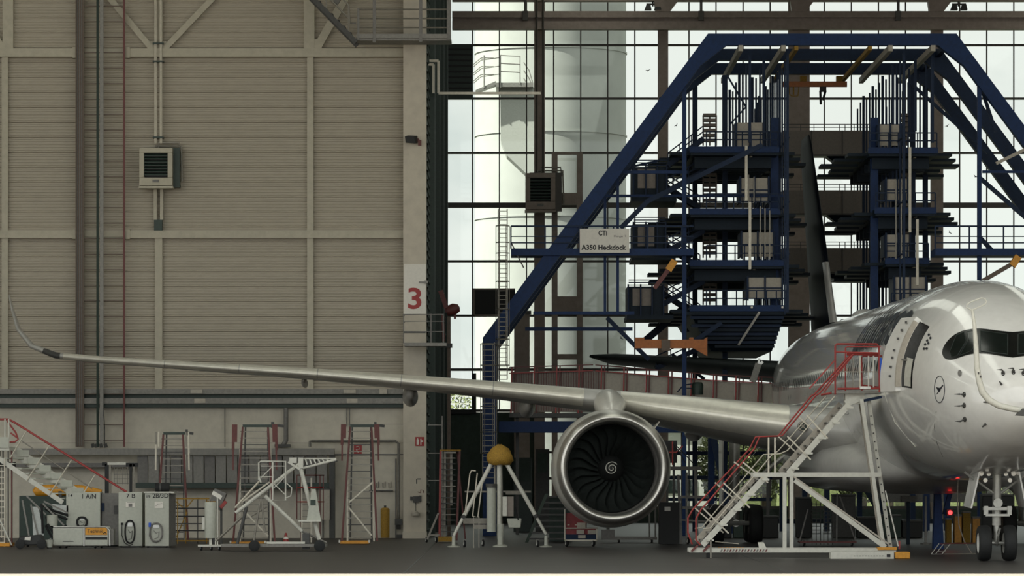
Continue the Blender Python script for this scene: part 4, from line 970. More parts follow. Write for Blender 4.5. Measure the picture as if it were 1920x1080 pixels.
def stair(a, b, Y, wide=1.0, n=10):
    mb = MB(); mb.bar(q(a[0], a[1], Y), q(b[0], b[1], Y), .2, .06); S_ = dk('stair_flight', mb, 'navy'); mb = MB(); mb.bar(q(a[0], a[1], Y+wide), q(b[0], b[1], Y+wide), .2, .06); mb.build('far_stringer', MATS['navy'], S_)
    for i in range(n):
        u = (i+.5)/n; c = lerp(a, b, u); mb = MB(); p = q(c[0], c[1], Y); mb.box(p.x-.14, p.x+.14, Y, Y+wide, p.z, p.z+.04); mb.build('tread', MATS['navy_dark'], S_)
    for o in (24, 13):
        mb = MB(); mb.bar(q(a[0], a[1]-o, Y), q(b[0], b[1]-o, Y), .05); mb.build('stair_rail', MATS['navy'], S_)
    for u in (0, .33, .66, 1): c = lerp(a, b, u); mb = MB(); mb.bar(q(c[0], c[1], Y), q(c[0], c[1]-24, Y), .04); mb.build('stair_post', MATS['navy'], S_)
for yb_ in (270, 386, 484): 
    stair((1242, yb_+82), (1332, yb_+32), 170.2); stair((1250, yb_+44), (1330, yb_+96), 173.2)
stair((1262, 292), (1330, 240), 170.2); stair((1245, 680), (1332, 640), 174)
mb = MB(); mb.bar(q(1206, 640, 175), q(1310, 552, 175), .3, .1); dk('brace', mb, 'navy')
# main walkways at sign height
for x0, x1 in ((958, 1300), (1752, 2160)):
    mb = MB(); a, b = q(x0, 467), q(x1, 480); mb.box(a.x, b.x, 164.6, 166.6, b.z, a.z); o = dk('walkway', mb, 'blue_paint')
    for y, w in ((425, .07), (444, .04), (456, .05)): mb = MB(); mb.bar(q(x0, y, 164.7), q(x1, y, 164.7), w); mb.build('handrail', MATS['navy'], o)
    px = x0
    while px < x1: mb = MB(); mb.bar(q(px, 467, 164.7), q(px, 425, 164.7), .06); mb.build('railing_post', MATS['navy'], o); px += 64
mb = MB(); mb.bar(q(958, 455, 164.7), q(982, 503, 164.7), .05); dk('brace', mb, 'mullion')
for pts in (((1226, 542), (1256, 502)), ((1822, 538), (1898, 494))):
    qbar(pts[0], pts[1], 8, .16, 164.4, 'swing_arm', 'dull_red' if pts[0][0] < 1500 else 'tray_brown'); x, y = pts[1]
    qbar((x-4, y+6), (x+8, y-12), 13, .3, 164.4, 'swing_pivot', 'yellow_paint')
qbar((1864, 309), (1960, 262), 6, .1, 164.3, 'strip_lamp', 'panel_beige')
mb = MB(); mb.box(q(935, 0).x, q(1300, 0).x, 167, 168.5, Q.Z(810), Q.Z(789)); dk('low_walkway', mb, 'blue_paint')
for px in (1345, 1390): qbar((px, 820), (px, 1004), 13, .28, 170, 'lower_leg', 'blue_paint')
for y in (848, 896, 940): qbar((1270, y), (1480, y), 7, .15, 176, 'cross_beam', 'navy')
for px in (1500, 1545, 1590, 1655, 1700): qbar((px, 900), (px, 1004), 10, .25, 176, 'lower_leg', 'navy')
qbar((1656, 905), (1700, 985), 10, .2, 175, 'brace', 'navy_dark'); qbar((1480, 985), (1960, 985), 9, .3, 178, 'cross_beam', 'navy_dark'); qbar((1690, 938), (1960, 938), 18, .3, 179, 'cross_beam', 'mid_grey')
for px in (1770, 1810): qbar((px, 880), (px, 1000), 12, .3, 172, 'lower_leg', 'blue_paint')
# sign on the walkway
t = thing('dock_sign', 'pale sign board with black letters on the blue walkway', 'sign', q(1133, 474, 164.4)); k = K(164.4)
mb = MB(); k.box(mb, 1087, 1180, 429, 474, -.05, 0); mb.build('board', 'sign_white', t)
sign_text(k, 'A350 Heckdock', 1090, 1174, 459, 469, -.056, 'lettering', 'sign_black', t, .03)
sign_text(k, 'CTi', 1122, 1138, 432, 442, -.056, 'emblem', 'sign_black', t, .03)
sign_text(k, 'Hangar 7', 1151, 1174, 441, 446, -.056, 'small_print', 'mid_grey', t)
# caged ladders
def ladder(x0, x1, y0, y1, Y, label, hoops, rung=8.3, m='pipe_grey'):
    k = K(Y); t = thing('caged_ladder', label, 'ladder', k((x0+x1)/2, min(y1, k.gy()), 0), 'caged ladders of the dock')
    for px in (x0, x1):
        mb = MB(); k.box(mb, px-1, px+1, y0, y1, -.03, .03); mb.build('side_rail', m, t)
    y = y0+4
    while y < y1: mb = MB(); k.box(mb, x0, x1, y-.6, y+.6, -.02, .02); mb.build('rung', m, t); y += rung
    c = (x0+x1)/2; w = (x1-x0)/2+4
    for y in hoops:
        mb = MB(); k.path(mb, [(c+w*math.cos(a), y, -w*k.S*1.5*math.sin(a)) for a in [PI*i/8 for i in range(9)]], 2.2); mb.build('hoop', m, t)
    if hoops:
        for a in (0, PI*.33, PI*.66, PI):
            mb = MB(); k.tube(mb, (c+w*math.cos(a), hoops[0]), (c+w*math.cos(a), hoops[-1]), 1.5, -w*k.S*1.5*math.sin(a)); mb.build('cage_bar', m, t)
ladder(934, 951, 392, 712, 163.6, 'upper caged ladder in front of the bright silo', (424, 455, 475, 528, 580, 636, 648, 685))
ladder(905, 927, 642, 905, 163.4, 'lower caged ladder on the blue portal leg above the yellow jack cap', (645, 685, 762, 810, 850), 10)
# overhead orange cranes
t = thing('overhead_crane', 'orange crane beam with black hoist under the portal top', 'crane', q(1530, 155, 178)); k = K(178.0)
mb = MB(); k.box(mb, 1468, 1588, 153, 163, -.1, .1); mb.build('beam', 'orange_paint', t)
mb = MB(); k.box(mb, 1568, 1580, 143, 153, -.2, .2); mb.build('trolley', 'ochre', t); mb = MB(); k.box(mb, 1500, 1512, 143, 153, -.2, .2); mb.build('trolley', 'ochre', t)
mb = MB(); k.box(mb, 1537, 1549, 163, 172, -.15, .15); k.tube(mb, (1538, 170), (1539, 196), 5); k.tube(mb, (1548, 170), (1543, 188), 5); mb.build('hoist', 'black', t)
mb = MB(); k.path(mb, [(1480, 163), (1480, 176), (1484, 180), (1496, 180), (1498, 163)], 2); k.path(mb, [(1488, 163), (1488, 178)], 3); mb.build('cable_loop', 'ochre', t)
t = thing('jib_crane', 'orange jib beam with end gusset above the tailplane', 'crane', q(1258, 655, 164.5)); k = K(164.5)
mb = MB(); k.box(mb, 1190, 1325, 637, 653, -.15, .15); mb.build('beam', 'orange_paint', t)
mb = MB(); mb.add([k(1298, 652, -.12), k(1326, 632, -.12), k(1326, 668, -.12), k(1298, 652, .12), k(1326, 632, .12), k(1326, 668, .12)], [(0, 1, 2), (5, 4, 3), (0, 3, 4, 1), (1, 4, 5, 2), (2, 5, 3, 0)]); mb.build('gusset', 'orange_paint', t)
mb = MB(); k.box(mb, 1190, 1208, 633, 637, -.2, .2); k.box(mb, 1292, 1300, 633, 637, -.2, .2); mb.build('end_stop', 'orange_paint', t)
mb = MB(); k.box(mb, 1240, 1256, 638, 658, -.25, -.15); mb.build('trolley', 'tray_brown', t)
# wing dock with red rails
t = thing('wing_dock', 'long platform of grey panels with red posts behind the wing', 'maintenance dock', (Q.X(1200), 168, 0)); k = K(168.0)
def wtop(px): return tab([(955, 697), (1115, 694), (1330, 714), (1450, 720)], px)[0]
def wrail(px): return tab([(955, 689), (1112, 684), (1330, 702), (1450, 708)], px)[0]
px = 958; i = 0
while px < 1440:
    x1 = min(px+42, 1448)
    mb = MB(); mb.hexa([k(px, 772, 0), k(x1-.3, 772, 0), k(x1-.3, 772, .08), k(px, 772, .08), k(px, wtop(px), 0), k(x1-.3, wtop(x1), 0), k(x1-.3, wtop(x1), .08), k(px, wtop(px), .08)]); mb.build('side_panel', 'panel_dim' if px < 1100 else 'panel_beige', t)
    if px < 1110:
        for s in range(7): mb = MB(); k.box(mb, px+10+s*4.6, px+11+s*4.6, wtop(px)+2, 770, -.03, 0); mb.build('panel_rib', 'dull_red', t)
    for o, m in ((0, 'red_paint'), (6, 'dull_red')):
        mb = MB(); k.bar(mb, (px+o+2, wrail(px)), (px+o, 775), 2.6, .06, -.1); mb.build('post', m, t)
    px += 42; i += 1
for a, b in ((955, 1112), (1116, 1330), (1330, 1450)):
    for o in (0, 11): mb = MB(); k.bar(mb, (a, wrail(a)+o), (b, wrail(b)+o), 2, .05, -.12); mb.build('handrail', 'dull_red' if o == 0 else 'red_paint', t)
mb = MB(); k.box(mb, 955, 1450, 775, 783, -.3, 1.5); mb.build('deck', 'dark_grey', t)
for px in (970, 1140, 1280, 1440): mb = MB(); k.box(mb, px-3, px+3, 783, k.gy(), 0, .15); mb.build('leg', 'dark_grey', t)
t = thing('support_prop', 'tilted grey prop with ragged top beside the tailplane root', 'prop', q(1415, 716, 166)); k = K(166.0)
mb = MB(); k.bar(mb, (1411, 716), (1422, 682), 12, .3); mb.build('body', 'steel_grey', t)
mb = MB(); k.bar(mb, (1422, 686), (1430, 678), 5, .2); k.bar(mb, (1420, 690), (1424, 672), 4, .2); mb.build('clamp', 'foil', t)
t = thing('dark_drum', 'dark round drum standing among the red rails', 'drum', (K(167).X(1308), 167, K(167).Z(740))); k = K(167.0)
mb = MB(); mb.lathe([(0, 0), (0, .22), (.4, .24), (.5, .18), (.52, 0)], k(1308, 740), n=16); mb.build('body', 'dark_green', t, smooth=True)
mb = MB(); k.path(mb, [(1297, 720), (1282, 722), (1270, 735)], 2.5); k.path(mb, [(1297, 728), (1284, 728), (1286, 740)], 2.5); mb.build('hose', 'navy', t)
# ================================================================ ground equipment along the wall
def GY(py): return 20790.0/(py-HY)            # depth of a point on the floor
def castor(k, px, dy, par, r=.09, m='hub_white', nm='castor'):
    c = Vector((k.X(px), k.Y+dy, r)); mb = MB(); mb.lathe([(-.03, r*.5), (-.035, r*.85), (-.02, r), (.02, r), (.035, r*.85), (.03, r*.5)], c, (1, .25, 0), n=14)
    o = mb.build(nm, 'rubber', par); mb = MB(); mb.lathe([(-.037, 0), (-.037, r*.6), (.037, r*.6), (.037, 0)], c, (1, .25, 0), n=10); mb.build('hub', m, o)
    mb = MB(); mb.box(c.x-.05, c.x+.05, c.y-.02, c.y+.02, r, r*2.1); mb.build('fork', 'steel_grey', o)
def lathe_at(k, px, dy, prof_, name, m, par, n=18, axis=(0, 0, 1), z0=0):
    mb = MB(); mb.lathe(prof_, (k.X(px), k.Y+dy, z0), axis, n=n); return mb.build(name, m, par, smooth=True)
# --- white stair with red rails, far left
k = K(143.0)
t = thing('access_stairs', 'white access stair with red handrail at the left edge', 'stairs', k.base(60))
W_ = Vector((-27*k.S, -.9, 0))
mb = MB(); a, b = k(22, 842), k(150, 930); mb.bar(a, b, .36, .06); mb.build('side_panel', 'white_paint', t)
for i in range(6):
    u = .08+i*.16; c = lerp((22, 842), (150, 930), u); mb = MB(); mb.box(k.X(c[0]), k.X(c[0])+.42, 142.9, 143.0, k.Z(c[1]+7), k.Z(c[1]-5)); mb.build('cover_plate', 'cabinet_white', t)
mb = MB(); mb.bar(a+W_-Vector((0, 0, .22)), b+W_-Vector((0, 0, .22)), .16, .06); mb.bar(a-Vector((0, 0, .22)), b-Vector((0, 0, .22)), .16, .06); o_ = mb
MB_ = MB(); MB_.bar(a+W_-Vector((0, 0, .22)), b+W_-Vector((0, 0, .22)), .16, .06); MB_.build('stringer', 'white_paint', t)
for i in range(9):
    c = a+(b-a)*((i+.6)/9.5)-Vector((0, 0, .25)); d = c+W_; mb = MB()
    mb.hexa([c+Vector((0, 0, 0)), c+Vector((.3, 0, 0)), d+Vector((.3, 0, 0)), d, c+Vector((0, 0, .04)), c+Vector((.3, 0, .04)), d+Vector((.3, 0, .04)), d+Vector((0, 0, .04))]); mb.build('tread', 'cabinet_white', t)
mb = MB(); mb.hexa([k(-60, 845, -1), k(24, 845, -1), k(30, 845, .2), k(-60, 845, .2), k(-60, 838, -1), k(24, 838, -1), k(30, 838, .2), k(-60, 838, .2)]); mb.build('platform', 'white_paint', t)
mb = MB(); k.box(mb, -60, 23, 820, 840, -1.05, -1); mb.build('kick_board', 'cabinet_white', t)
mb = MB(); k.path(mb, [(-60, 787), (22, 787), (34, 793), (242, 922)], 4, -.95, n=6); mb.build('handrail', 'red_paint', t, smooth=True)
mb = MB(); k.path(mb, [(20, 790), (36, 812), (40, 824), (34, 829), (24, 829)], 3.2, -.95); k.path(mb, [(26, 812), (40, 822)], 3, -.95); mb.build('rail_loop', 'red_paint', t)
mb = MB(); k.path(mb, [(45, 826), (178, 916)], 2.2, -.95); mb.build('mid_rail', 'pipe_grey', t)
for p_, q_ in (((56, 808), (26, 858)), ((98, 836), (56, 902)), ((140, 862), (98, 928)), ((184, 890), (162, 924))):
    mb = MB(); k.tube(mb, p_, q_, 2.6, -.95); mb.build('rail_post', 'pipe_light', t)
for px in (16, 23): mb = MB(); k.tube(mb, (px, 786), (px, 842), 3, -1); mb.build('rail_post', 'white_paint', t)
for px in (2, 8, 19, 27): mb = MB(); k.box(mb, px-1.2, px+1.2, 845, k.gy(), -.8+(px % 3)*.2, -.7+(px % 3)*.2); mb.build('leg', 'steel_grey' if px != 27 else 'dull_red', t)
y = 872
while y < k.gy()-4: mb = MB(); k.box(mb, -6, 14, y, y+2, -1.0, -.9); mb.build('ladder_rung', 'pipe_light', t); y += 11
for px in (-8, 15): mb = MB(); k.box(mb, px-1, px+1, 860, k.gy(), -1, -.9); mb.build('ladder_rail', 'pipe_light', t)
mb = MB(); k.bar(mb, (-4, 950), (29, k.gy()-3), 2.4, .04, -1.1); mb.build('brace', 'white_paint', t)
mb = MB(); k.box(mb, -40, 26, k.gy()-7, k.gy()-1, -1.2, .2); mb.build('base', 'yellow_paint', t)
mb = MB(); k.box(mb, 0, 28, 866, 876, -.7, .3); mb.build('hoist_box', 'black', t)
# --- dark trolley with hoses and a slanted white sheet
k = K(141.5)
t = thing('hose_trolley', 'cluttered trolley with slanted sheets and black hoses near the stair foot', 'trolley', k.base(90))
for pa_, pb_ in (((42, 938), (56, 1014)), ((58, 946), (74, 1016)), ((50, 930), (86, 965)), ((82, 940), (128, 962)), ((80, 944), (120, 985))):
    mb = MB(); k.bar(mb, pa_, pb_, 3, .05); mb.build('tube', 'steel_grey', t)
mb = MB(); mb.hexa([k(62, 1004), k(82, 1004), k(82, 1004, .05), k(62, 1004, .05), k(60, 950), k(72, 950), k(72, 950, .05), k(60, 950, .05)]); mb.build('sheet', 'tarp', t)
mb = MB(); mb.hexa([k(98, 962, .3), k(126, 970, .3), k(126, 970, .34), k(98, 962, .34), k(96, 945, .3), k(126, 948, .3), k(126, 948, .34), k(96, 945, .34)]); mb.build('sheet', 'tarp', t)
for i, pts in enumerate(([(80, 948), (100, 958), (126, 966)], [(84, 954), (104, 966), (126, 974)], [(86, 968), (92, 985), (108, 990), (126, 986)], [(86, 985), (96, 1004), (112, 1018)], [(90, 982), (102, 1000), (116, 1010)], [(80, 945), (82, 1000)])):
    mb = MB(); k.path(mb, pts, 4.5, -.1*i+.2, n=8); mb.build('hose', 'rubber', t, smooth=True)
lathe_at(k, 98, 0, [(0, 0), (0, .18), (.36, .19), (.38, .16), (.38, 0)], 'barrel', 'cabinet_white', t, z0=k.Z(986))
mb = MB(); k.box(mb, 44, 122, 1012, 1019, -.3, .5); mb.build('bed', 'dark_grey', t)
for px in (52, 112): castor(k, px, 0, t, .12)
k = K(138.5)
t = thing('tow_tractor', 'low black tow dolly with a small white plate', 'tow dolly', k.base(62))
mb = MB(); mb.hexa([k(31, 1022, -.3), k(88, 1022, -.3), k(88, 1022, .5), k(31, 1022, .5), k(38, 1006, -.25), k(76, 1002, -.25), k(76, 1002, .45), k(38, 1006, .45)]); mb.build('body', 'black', t, bevel=.04)
mb = MB(); mb.hexa([k(48, 1012, -.33), k(59, 1013, -.33), k(59, 1013, -.28), k(48, 1012, -.28), k(49, 1007, -.33), k(60, 1006, -.33), k(60, 1006, -.28), k(49, 1007, -.28)]); mb.build('plate', 'sign_white', t)
for px in (40, 80): lathe_at(k, px, -.35, [(-.06, 0), (-.07, .1), (-.05, .16), (.05, .16), (.07, .1), (.06, 0)], 'wheel', 'tyre', t, axis=(0, 1, 0), z0=.16)
mb = MB(); k.bar(mb, (86, 1016), (97, 1010), 3, .06, -.2); mb.build('tow_hook', 'steel_grey', t)
t = thing('bin', 'small grey tapered bin left of the low white cart', 'bin', k.base(94)); mb = MB(); mb.lathe([(.05, .09), (.28, .14), (.3, .15)], (k.X(94), 138.3, 0), n=14, cap=True); mb.build('shell', 'cabinet_white', t, smooth=True)
mb = MB(); mb.lathe([(.0, .07), (.05, .09)], (k.X(94), 138.3, 0), n=14, cap=True); mb.build('foot', 'dark_grey', t)
# --- green cabinet with a yellow cover, behind
k = K(149.0)
t = thing('covered_cabinet', 'dark green cabinet under a rounded yellow cover', 'cabinet', k.base(100))
mb = MB(); k.box(mb, 36, 150, 930, k.gy(), 0, 1.2); mb.build('body', 'dark_green', t)
mb = MB(); mb.path([k(61, 924, .5), k(66, 921, .5), k(90, 920, .5), k(150, 919, .5), k(188, 923, .5)], [.12, .2, .22, .18, .1], n=12); mb.build('cover', 'yellow_paint', t, smooth=True)
mb = MB(); k.box(mb, 110, 116, 921, 935, -.1, 0); mb.build('strap', 'dark_grey', t)
# --- white service cabinets
def cab(k, x0, x1, y0, y1, depth, label, txts, hose, side=0, m='cabinet_white', cast=True):
    t = thing('service_cabinet', label, 'cabinet', k.base((x0+x1)/2), 'service cabinets along the wall')
    mb = MB(); k.box(mb, x0, x1, y0, y1, 0, depth); b = mb.build('body', m, t, bevel=.012)
    mb = MB(); k.box(mb, x0, x1, y1, y1+2, .05, depth-.05); mb.build('plinth', 'dark_grey', t)
    if side: mb = MB(); mb.add([k(x1, y1, .02), k(x1+side, y1, depth), k(x1+side, y0+3, depth), k(x1, y0+3, .02), k(x1, y1, depth), k(x1, y0+3, depth)], [(0, 1, 2, 3), (0, 4, 1), (3, 2, 5), (1, 4, 5, 2), (0, 3, 5, 4)]); mb.build('side_box', 'mid_grey', t)
    for s, a, b_, c, d in txts: sign_text(k, s, a, b_, c, d, -.008, 'lettering', 'sign_black', b, .012)
    if cast:
        for px in (x0+5, x1-5): castor(k, px, .1, t)
        castor(k, (x0+x1)/2, depth-.15, t)
    for h in hose:
        cx, cy, rx, ry, w, m2 = h; mb = MB(); pts = []
        for i in range(40):
            a = 2*PI*i/40; pts.append(k(cx+rx*abs(math.cos(a))**.8*(1 if math.cos(a) > 0 else -1), cy+ry*abs(math.sin(a))**.9*(1 if math.sin(a) > 0 else -1), -.06))
        mb.path(pts, w*k.S/2, n=6, closed=True); H_ = mb.build('hose_coil', m2, t, smooth=True)
        mb = MB(); k.path(mb, [(cx-rx*.4, cy-ry*.2), (cx, cy+ry*.1), (cx+rx*.5, cy-ry*.1), (cx+rx*.3, cy+ry*.6), (cx-rx*.3, cy+ry*.7)], 1, -.04); mb.build('loose_loop', m2, H_)
        mb = MB(); k.box(mb, cx-rx*.5, cx+rx*.5, cy-ry*.8, cy-ry*.45, -.03, 0); mb.build('hose_holder', 'foil', t)
    return t
c1 = K(141.8); c2 = K(140.6); c3 = K(140.2)
cab(c1, 124, 188, 923, c1.gy()-3, 1.0, 'white cabinet marked 1 A/N behind the low cart', (('14', 128.5, 136, 926.5, 931.5), ('1 A/N', 154, 180, 926, 935)), [(154, 979, 9, 9, 4, 'rubber')])
ta = cab(c2, 222, 267, 923, 1024, 1.0, 'white cabinet marked 7 B with a long black hose loop', (('7 B', 237, 253.5, 926, 933.5),), [(244, 997, 9, 21, 3, 'rubber')])
tb = cab(c3, 272, 317, 924, 1024, 1.0, 'white cabinet marked 2B/3D with a grey hose ring', (('19', 275, 281.5, 928.5, 933.5), ('2B/3D', 286, 316, 925.5, 933.5)), [(293, 998, 11.5, 17, 3, 'mid_grey')], 8)
mb = MB(); c3.box(mb, 270, 327, 922, 924.5, -.05, 1.05); mb.build('top_plate', 'white_paint', tb)
mb = MB(); c2.box(mb, 236, 253, 941, 951, -.02, 0); n_ = mb.build('notice', 'sign_white', ta); mb = MB(); c2.box(mb, 241, 248, 944, 950, -.024, -.02); c2.box(mb, 238, 252, 941.5, 942.3, -.024, -.02); mb.build('notice_print', 'mid_grey', n_)
mb = MB(); c3.box(mb, 290, 306, 941, 953, -.02, 0); n_ = mb.build('notice', 'sign_white', tb); mb = MB(); c3.path(mb, [(292, 949), (296, 945), (304, 944)], .6, -.024); mb.build('notice_print', 'mid_grey', n_)
mb = MB(); c2.path(mb, [(229, 982), (229, 1004), (234, 1018), (243, 1023), (249, 1020)], 1.4, -.05); c2.box(mb, 227, 231, 980, 984, -.08, 0); mb.build('lead', 'rubber', ta)
mb = MB(); c3.box(mb, 279, 283, 980, 988, -.1, 0); mb.build('plug', 'bright_blue', tb); mb = MB(); c3.path(mb, [(281, 988), (280, 1005), (286, 1015), (294, 1018)], 1.2, -.05); mb.build('lead', 'mid_grey', tb)
k = K(141.9)
t = thing('grey_cabinet', 'plain dark grey cabinet between the 1 A/N and 7 B cabinets', 'cabinet', k.base(205)); mb = MB(); k.box(mb, 190, 221, 925, k.gy()-3, .1, 1.0); mb.build('body', 'mid_grey', t)
for a, b_, c, d, m in ((189, 195, 943, 958, 'navy'), (212, 221, 948, 963, 'dark_grey')): mb = MB(); k.box(mb, a+1, b_, c, d, .04, .1); mb.build('control_panel', m, t)
mb = MB(); k.box(mb, 192, 219, 1020, k.gy(), .2, .9); mb.build('plinth', 'black', t)
k = K(140.9)
t = thing('cable_roll', 'dark rolled bundle lying on the 2B/3D cabinet', 'roll', k(302, 921.7)); mb = MB(); mb.tube(k(290, 914, .3), k(316, 914, .3), 8.2*k.S, n=18); mb.build('roll', 'rubber', t, smooth=True)
mb = MB(); mb.tube(k(298, 914, .3), k(301, 914, .3), 8.6*k.S, n=18); mb.build('strap', 'dark_grey', t)
# --- low white cart with the yellow panel
k = K(139.0)
t = thing('low_cart', 'low white box cart with a yellow lettered panel', 'cart', k.base(155))
mb = MB(); k.box(mb, 99, 203, 988, 1024, 0, .9); mb.build('body', 'white_paint', t, bevel=.05)
mb = MB(); k.path(mb, [(100, 988), (198, 988), (205, 994), (206, 1023)], 3, -.03, n=8); mb.build('rim', 'foil', t, smooth=True)
mb = MB(); k.box(mb, 101, 156, 992, 1022, -.03, 0); P_ = mb.build('side_door', 'cabinet_white', t, bevel=.01)
mb = MB(); k.box(mb, 118, 138, 1014, 1015.5, -.05, -.03); mb.build('handle', 'dark_grey', P_)
mb = MB(); k.box(mb, 156.5, 158.5, 988, 1024, -.04, 0); mb.build('door_post', 'foil', t)
mb = MB(); k.box(mb, 160, 201, 989, 1003, -.03, 0); Y_ = mb.build('sign_panel', 'yellow_paint', t); sign_text(k, 'Technik', 164, 193, 992.5, 999, -.036, 'lettering', 'sign_black', Y_)
mb = MB(); k.path(mb, [(193, 1001), (197, 998), (200, 1000)], 1.5, -.04); mb.build('emblem', 'sign_black', Y_)
mb = MB(); k.box(mb, 160, 201, 1006.5, 1012, -.015, -.002); mb.build('slot', 'black', t); mb = MB(); k.box(mb, 160, 201, 1013, 1022, -.03, 0); mb.build('side_door', 'cabinet_white', t)
for px in (112, 178): castor(k, px, .15, t, .12); castor(k, px+8, .75, t, .12)
mb = MB(); k.box(mb, 206, 212, 992, 1022, .15, .85); mb.build('rear_case', 'steel_grey', t)
# --- red and grey wing work stands
def stand(k, x0, x1, y0, label, red, beam_ext=8, folded=40, dia=1, base=1):
    gy = k.gy(); t = thing('work_stand', label, 'work stand', k.base((x0+x1)/2), 'tall ladder work stands'); w = x1-x0
    leg = 'dull_red'; xi0, xi1 = x0+w*.2, x1-w*.24
    for a, b_, m, wd, dy in (((xi0+2, y0+6), (x0+1, gy-4), leg, 3.6, 0), ((xi1+1, y0+6), (x1-w*.08, gy-6), leg, 3.6, 0), ((xi0+4, y0+6), (xi0, gy-3), 'dark_grey', 3, .9), ((xi1-2, y0+6), (xi1, gy-3), 'dark_grey', 3, .9)):
        mb = MB(); k.bar(mb, a, b_, wd, .07, dy); mb.build('leg', m, t)
    mb = MB(); k.box(mb, xi0+2, x1+beam_ext*.2-w*.12, y0+2, y0+7, -.05, .12); mb.build('top_beam', 'dark_green', t)
    mb = MB(); k.bar(mb, (x1-w*.14, y0+3), (x1+beam_ext, y0+5), 5, .1, .1); k.box(mb, x1-w*.16, x1-w*.1, y0-3, y0+8, 0, .2); mb.build('bracket', 'dark_grey', t)
    for i, px in enumerate((x0+2, x0+7, x1-9, x1-4)):
        mb = MB(); L_ = folded*(1 if i in (0, 3) else .7); k.bar(mb, (px, y0+2), (px+(1 if i > 1 else -.5), y0+L_), 5 if red else 3, .06, -.12); mb.build('folded_arm', 'dull_red' if red else ('pipe_grey' if i % 2 == 0 else 'pipe_light'), t)
        if i in (0, 3): mb = MB(); k.bar(mb, (px, y0+L_*.6), (px+(1 if i > 1 else -.5), y0+L_*1.75), 3, .05, -.14); mb.build('folded_arm', 'dull_red' if red else 'pipe_light', t)
    y = y0+14; n = 0
    lx0, lx1 = x0+w*.17, x1-w*.22
    while y < gy-12:
        mb = MB(); k.box(mb, lx0, lx1, y, y+1.8, .02, .07); mb.build('rung', 'dark_grey' if n % 4 == 2 else 'pipe_grey', t); y += 12.5; n += 1
    for px, ya in ((lx0-1, y0+48), (lx1+4, y0+44)):
        mb = MB(); k.bar(mb, (px, ya), (px, gy-5), 3.2, .06, .1); mb.build('side_rail', 'pipe_light', t)
    if dia:
        for a, b_ in (((lx1+2, y0+110), (lx0+2, y0+148)), ((lx0+2, y0+158), (lx1, gy-16))): mb = MB(); k.bar(mb, a, b_, 3, .05, -.03); mb.build('brace', 'pipe_light', t)
    if base:
        mb = MB(); k.box(mb, x0-2, x1-w*.28, gy-6, gy-1, -.25, 1.0); mb.build('base_bar', 'yellow_paint', t)
        for px in (x0-3, x1-w*.28): mb = MB(); k.box(mb, px-1.5, px+1.5, gy-8, gy-3, -.3, -.2); mb.build('corner_cap', 'sign_white', t)
    return t
stand(K(147.0), 640, 713, 794, 'red ladder work stand with yellow base before the plaster wall', 1)
stand(K(145.5), 436, 522, 794, 'red ladder work stand behind the white crane frame', 1, 10, 50)
stand(K(149.0), 291, 358, 808, 'dark ladder work stand with hanging grey arms behind the 2B/3D cabinet', 0, 4, 42, 0, 0)
k = K(150.0)
t = thing('dock_ladder', 'short grey access frame with dark posts above the 7 B cabinet', 'frame', k.base(222))
for px, w in ((200, 7), (206, 4), (245, 5), (251, 3)): mb = MB(); k.box(mb, px-w/2, px+w/2, 870, k.gy(), 0, .1); mb.build('post', 'black' if w > 4 else 'pipe_grey', t)
mb = MB(); k.box(mb, 202, 236, 867, 871.5, -.05, .1); mb.build('top_bar', 'white_paint', t); mb = MB(); k.box(mb, 191, 200, 867, 873, 0, .1); k.box(mb, 236, 259, 868, 875, 0, .1); mb.build('end_block', 'black', t)
for i in range(6): mb = MB(); k.box(mb, 214+i*5, 215+i*5, 876, 908, .02, .04); mb.build('mesh_bar', 'pipe_grey', t)
for i in range(4): mb = MB(); k.box(mb, 213, 241, 880+i*8.5, 881.5+i*8.5, .02, .05); mb.build('mesh_bar', 'pipe_grey', t)
# --- yellow scaffold
k = K(147.5)
t = thing('scaffold_frame', 'thin yellow scaffold frame right of the 2B/3D cabinet', 'scaffold', k.base(355))
for px in (333, 347, 370, 386): mb = MB(); k.tube(mb, (px, 933), (px, k.gy()), 2, .2*(px % 3)); mb.build('post', 'ochre' if px != 370 else 'dark_grey', t)
for y, m in ((935, 'ochre'), (953, 'black'), (968, 'black'), (982, 'dark_grey'), (995, 'black'), (1014, 'ochre')): mb = MB(); k.bar(mb, (328, y), (392, y), 2.4, .06, .1); mb.build('ledger', m, t)
for a, b_ in (((326, 938), (347, 955)), ((347, 955), (362, 936)), ((330, 1008), (350, 960))): mb = MB(); k.bar(mb, a, b_, 2, .04, .15); mb.build('brace', 'ochre', t)
# --- white canister on a stand
k = K(135.5)
t = thing('white_canister', 'upright white canister on a wheeled frame', 'canister', k.base(394))
lathe_at(k, 393.5, .3, [(0, 0), (0, .19), (.02, .195), (1.16, .195), (1.19, .18), (1.19, 0)], 'cylinder', 'cabinet_white', t, z0=k.Z(1009))
mb = MB(); k.box(mb, 371, 416, 1021.5, 1025, .0, .7); k.box(mb, 391, 396, 1009, 1022, .25, .35); mb.build('base_frame', 'white_paint', t)
mb = MB(); k.box(mb, 405.5, 408, 930, 1022, .25, .3); k.box(mb, 402, 404, 1008, 1022, .25, .3); mb.build('pole', 'white_paint', t)
mb = MB(); mb.hexa([k(396, 927, .2), k(413, 937, .2), k(413, 937, .23), k(396, 927, .23), k(399, 920, .2), k(416, 930, .2), k(416, 930, .23), k(399, 920, .23)]); mb.build('label_plate', 'sign_white', t)
mb = MB(); k.box(mb, 378, 383, 970, 993, .2, .3); mb.build('holder', 'white_paint', t); mb = MB()
for i in range(6): mb = MB(); k.box(mb, 386+i*3, 387.5+i*3, 939.5, 942.5, .2, .4); mb.build('valve', 'ochre', t)
for px in (377, 396, 411): castor(k, px, .1, t, .085)
k = K(144.0)
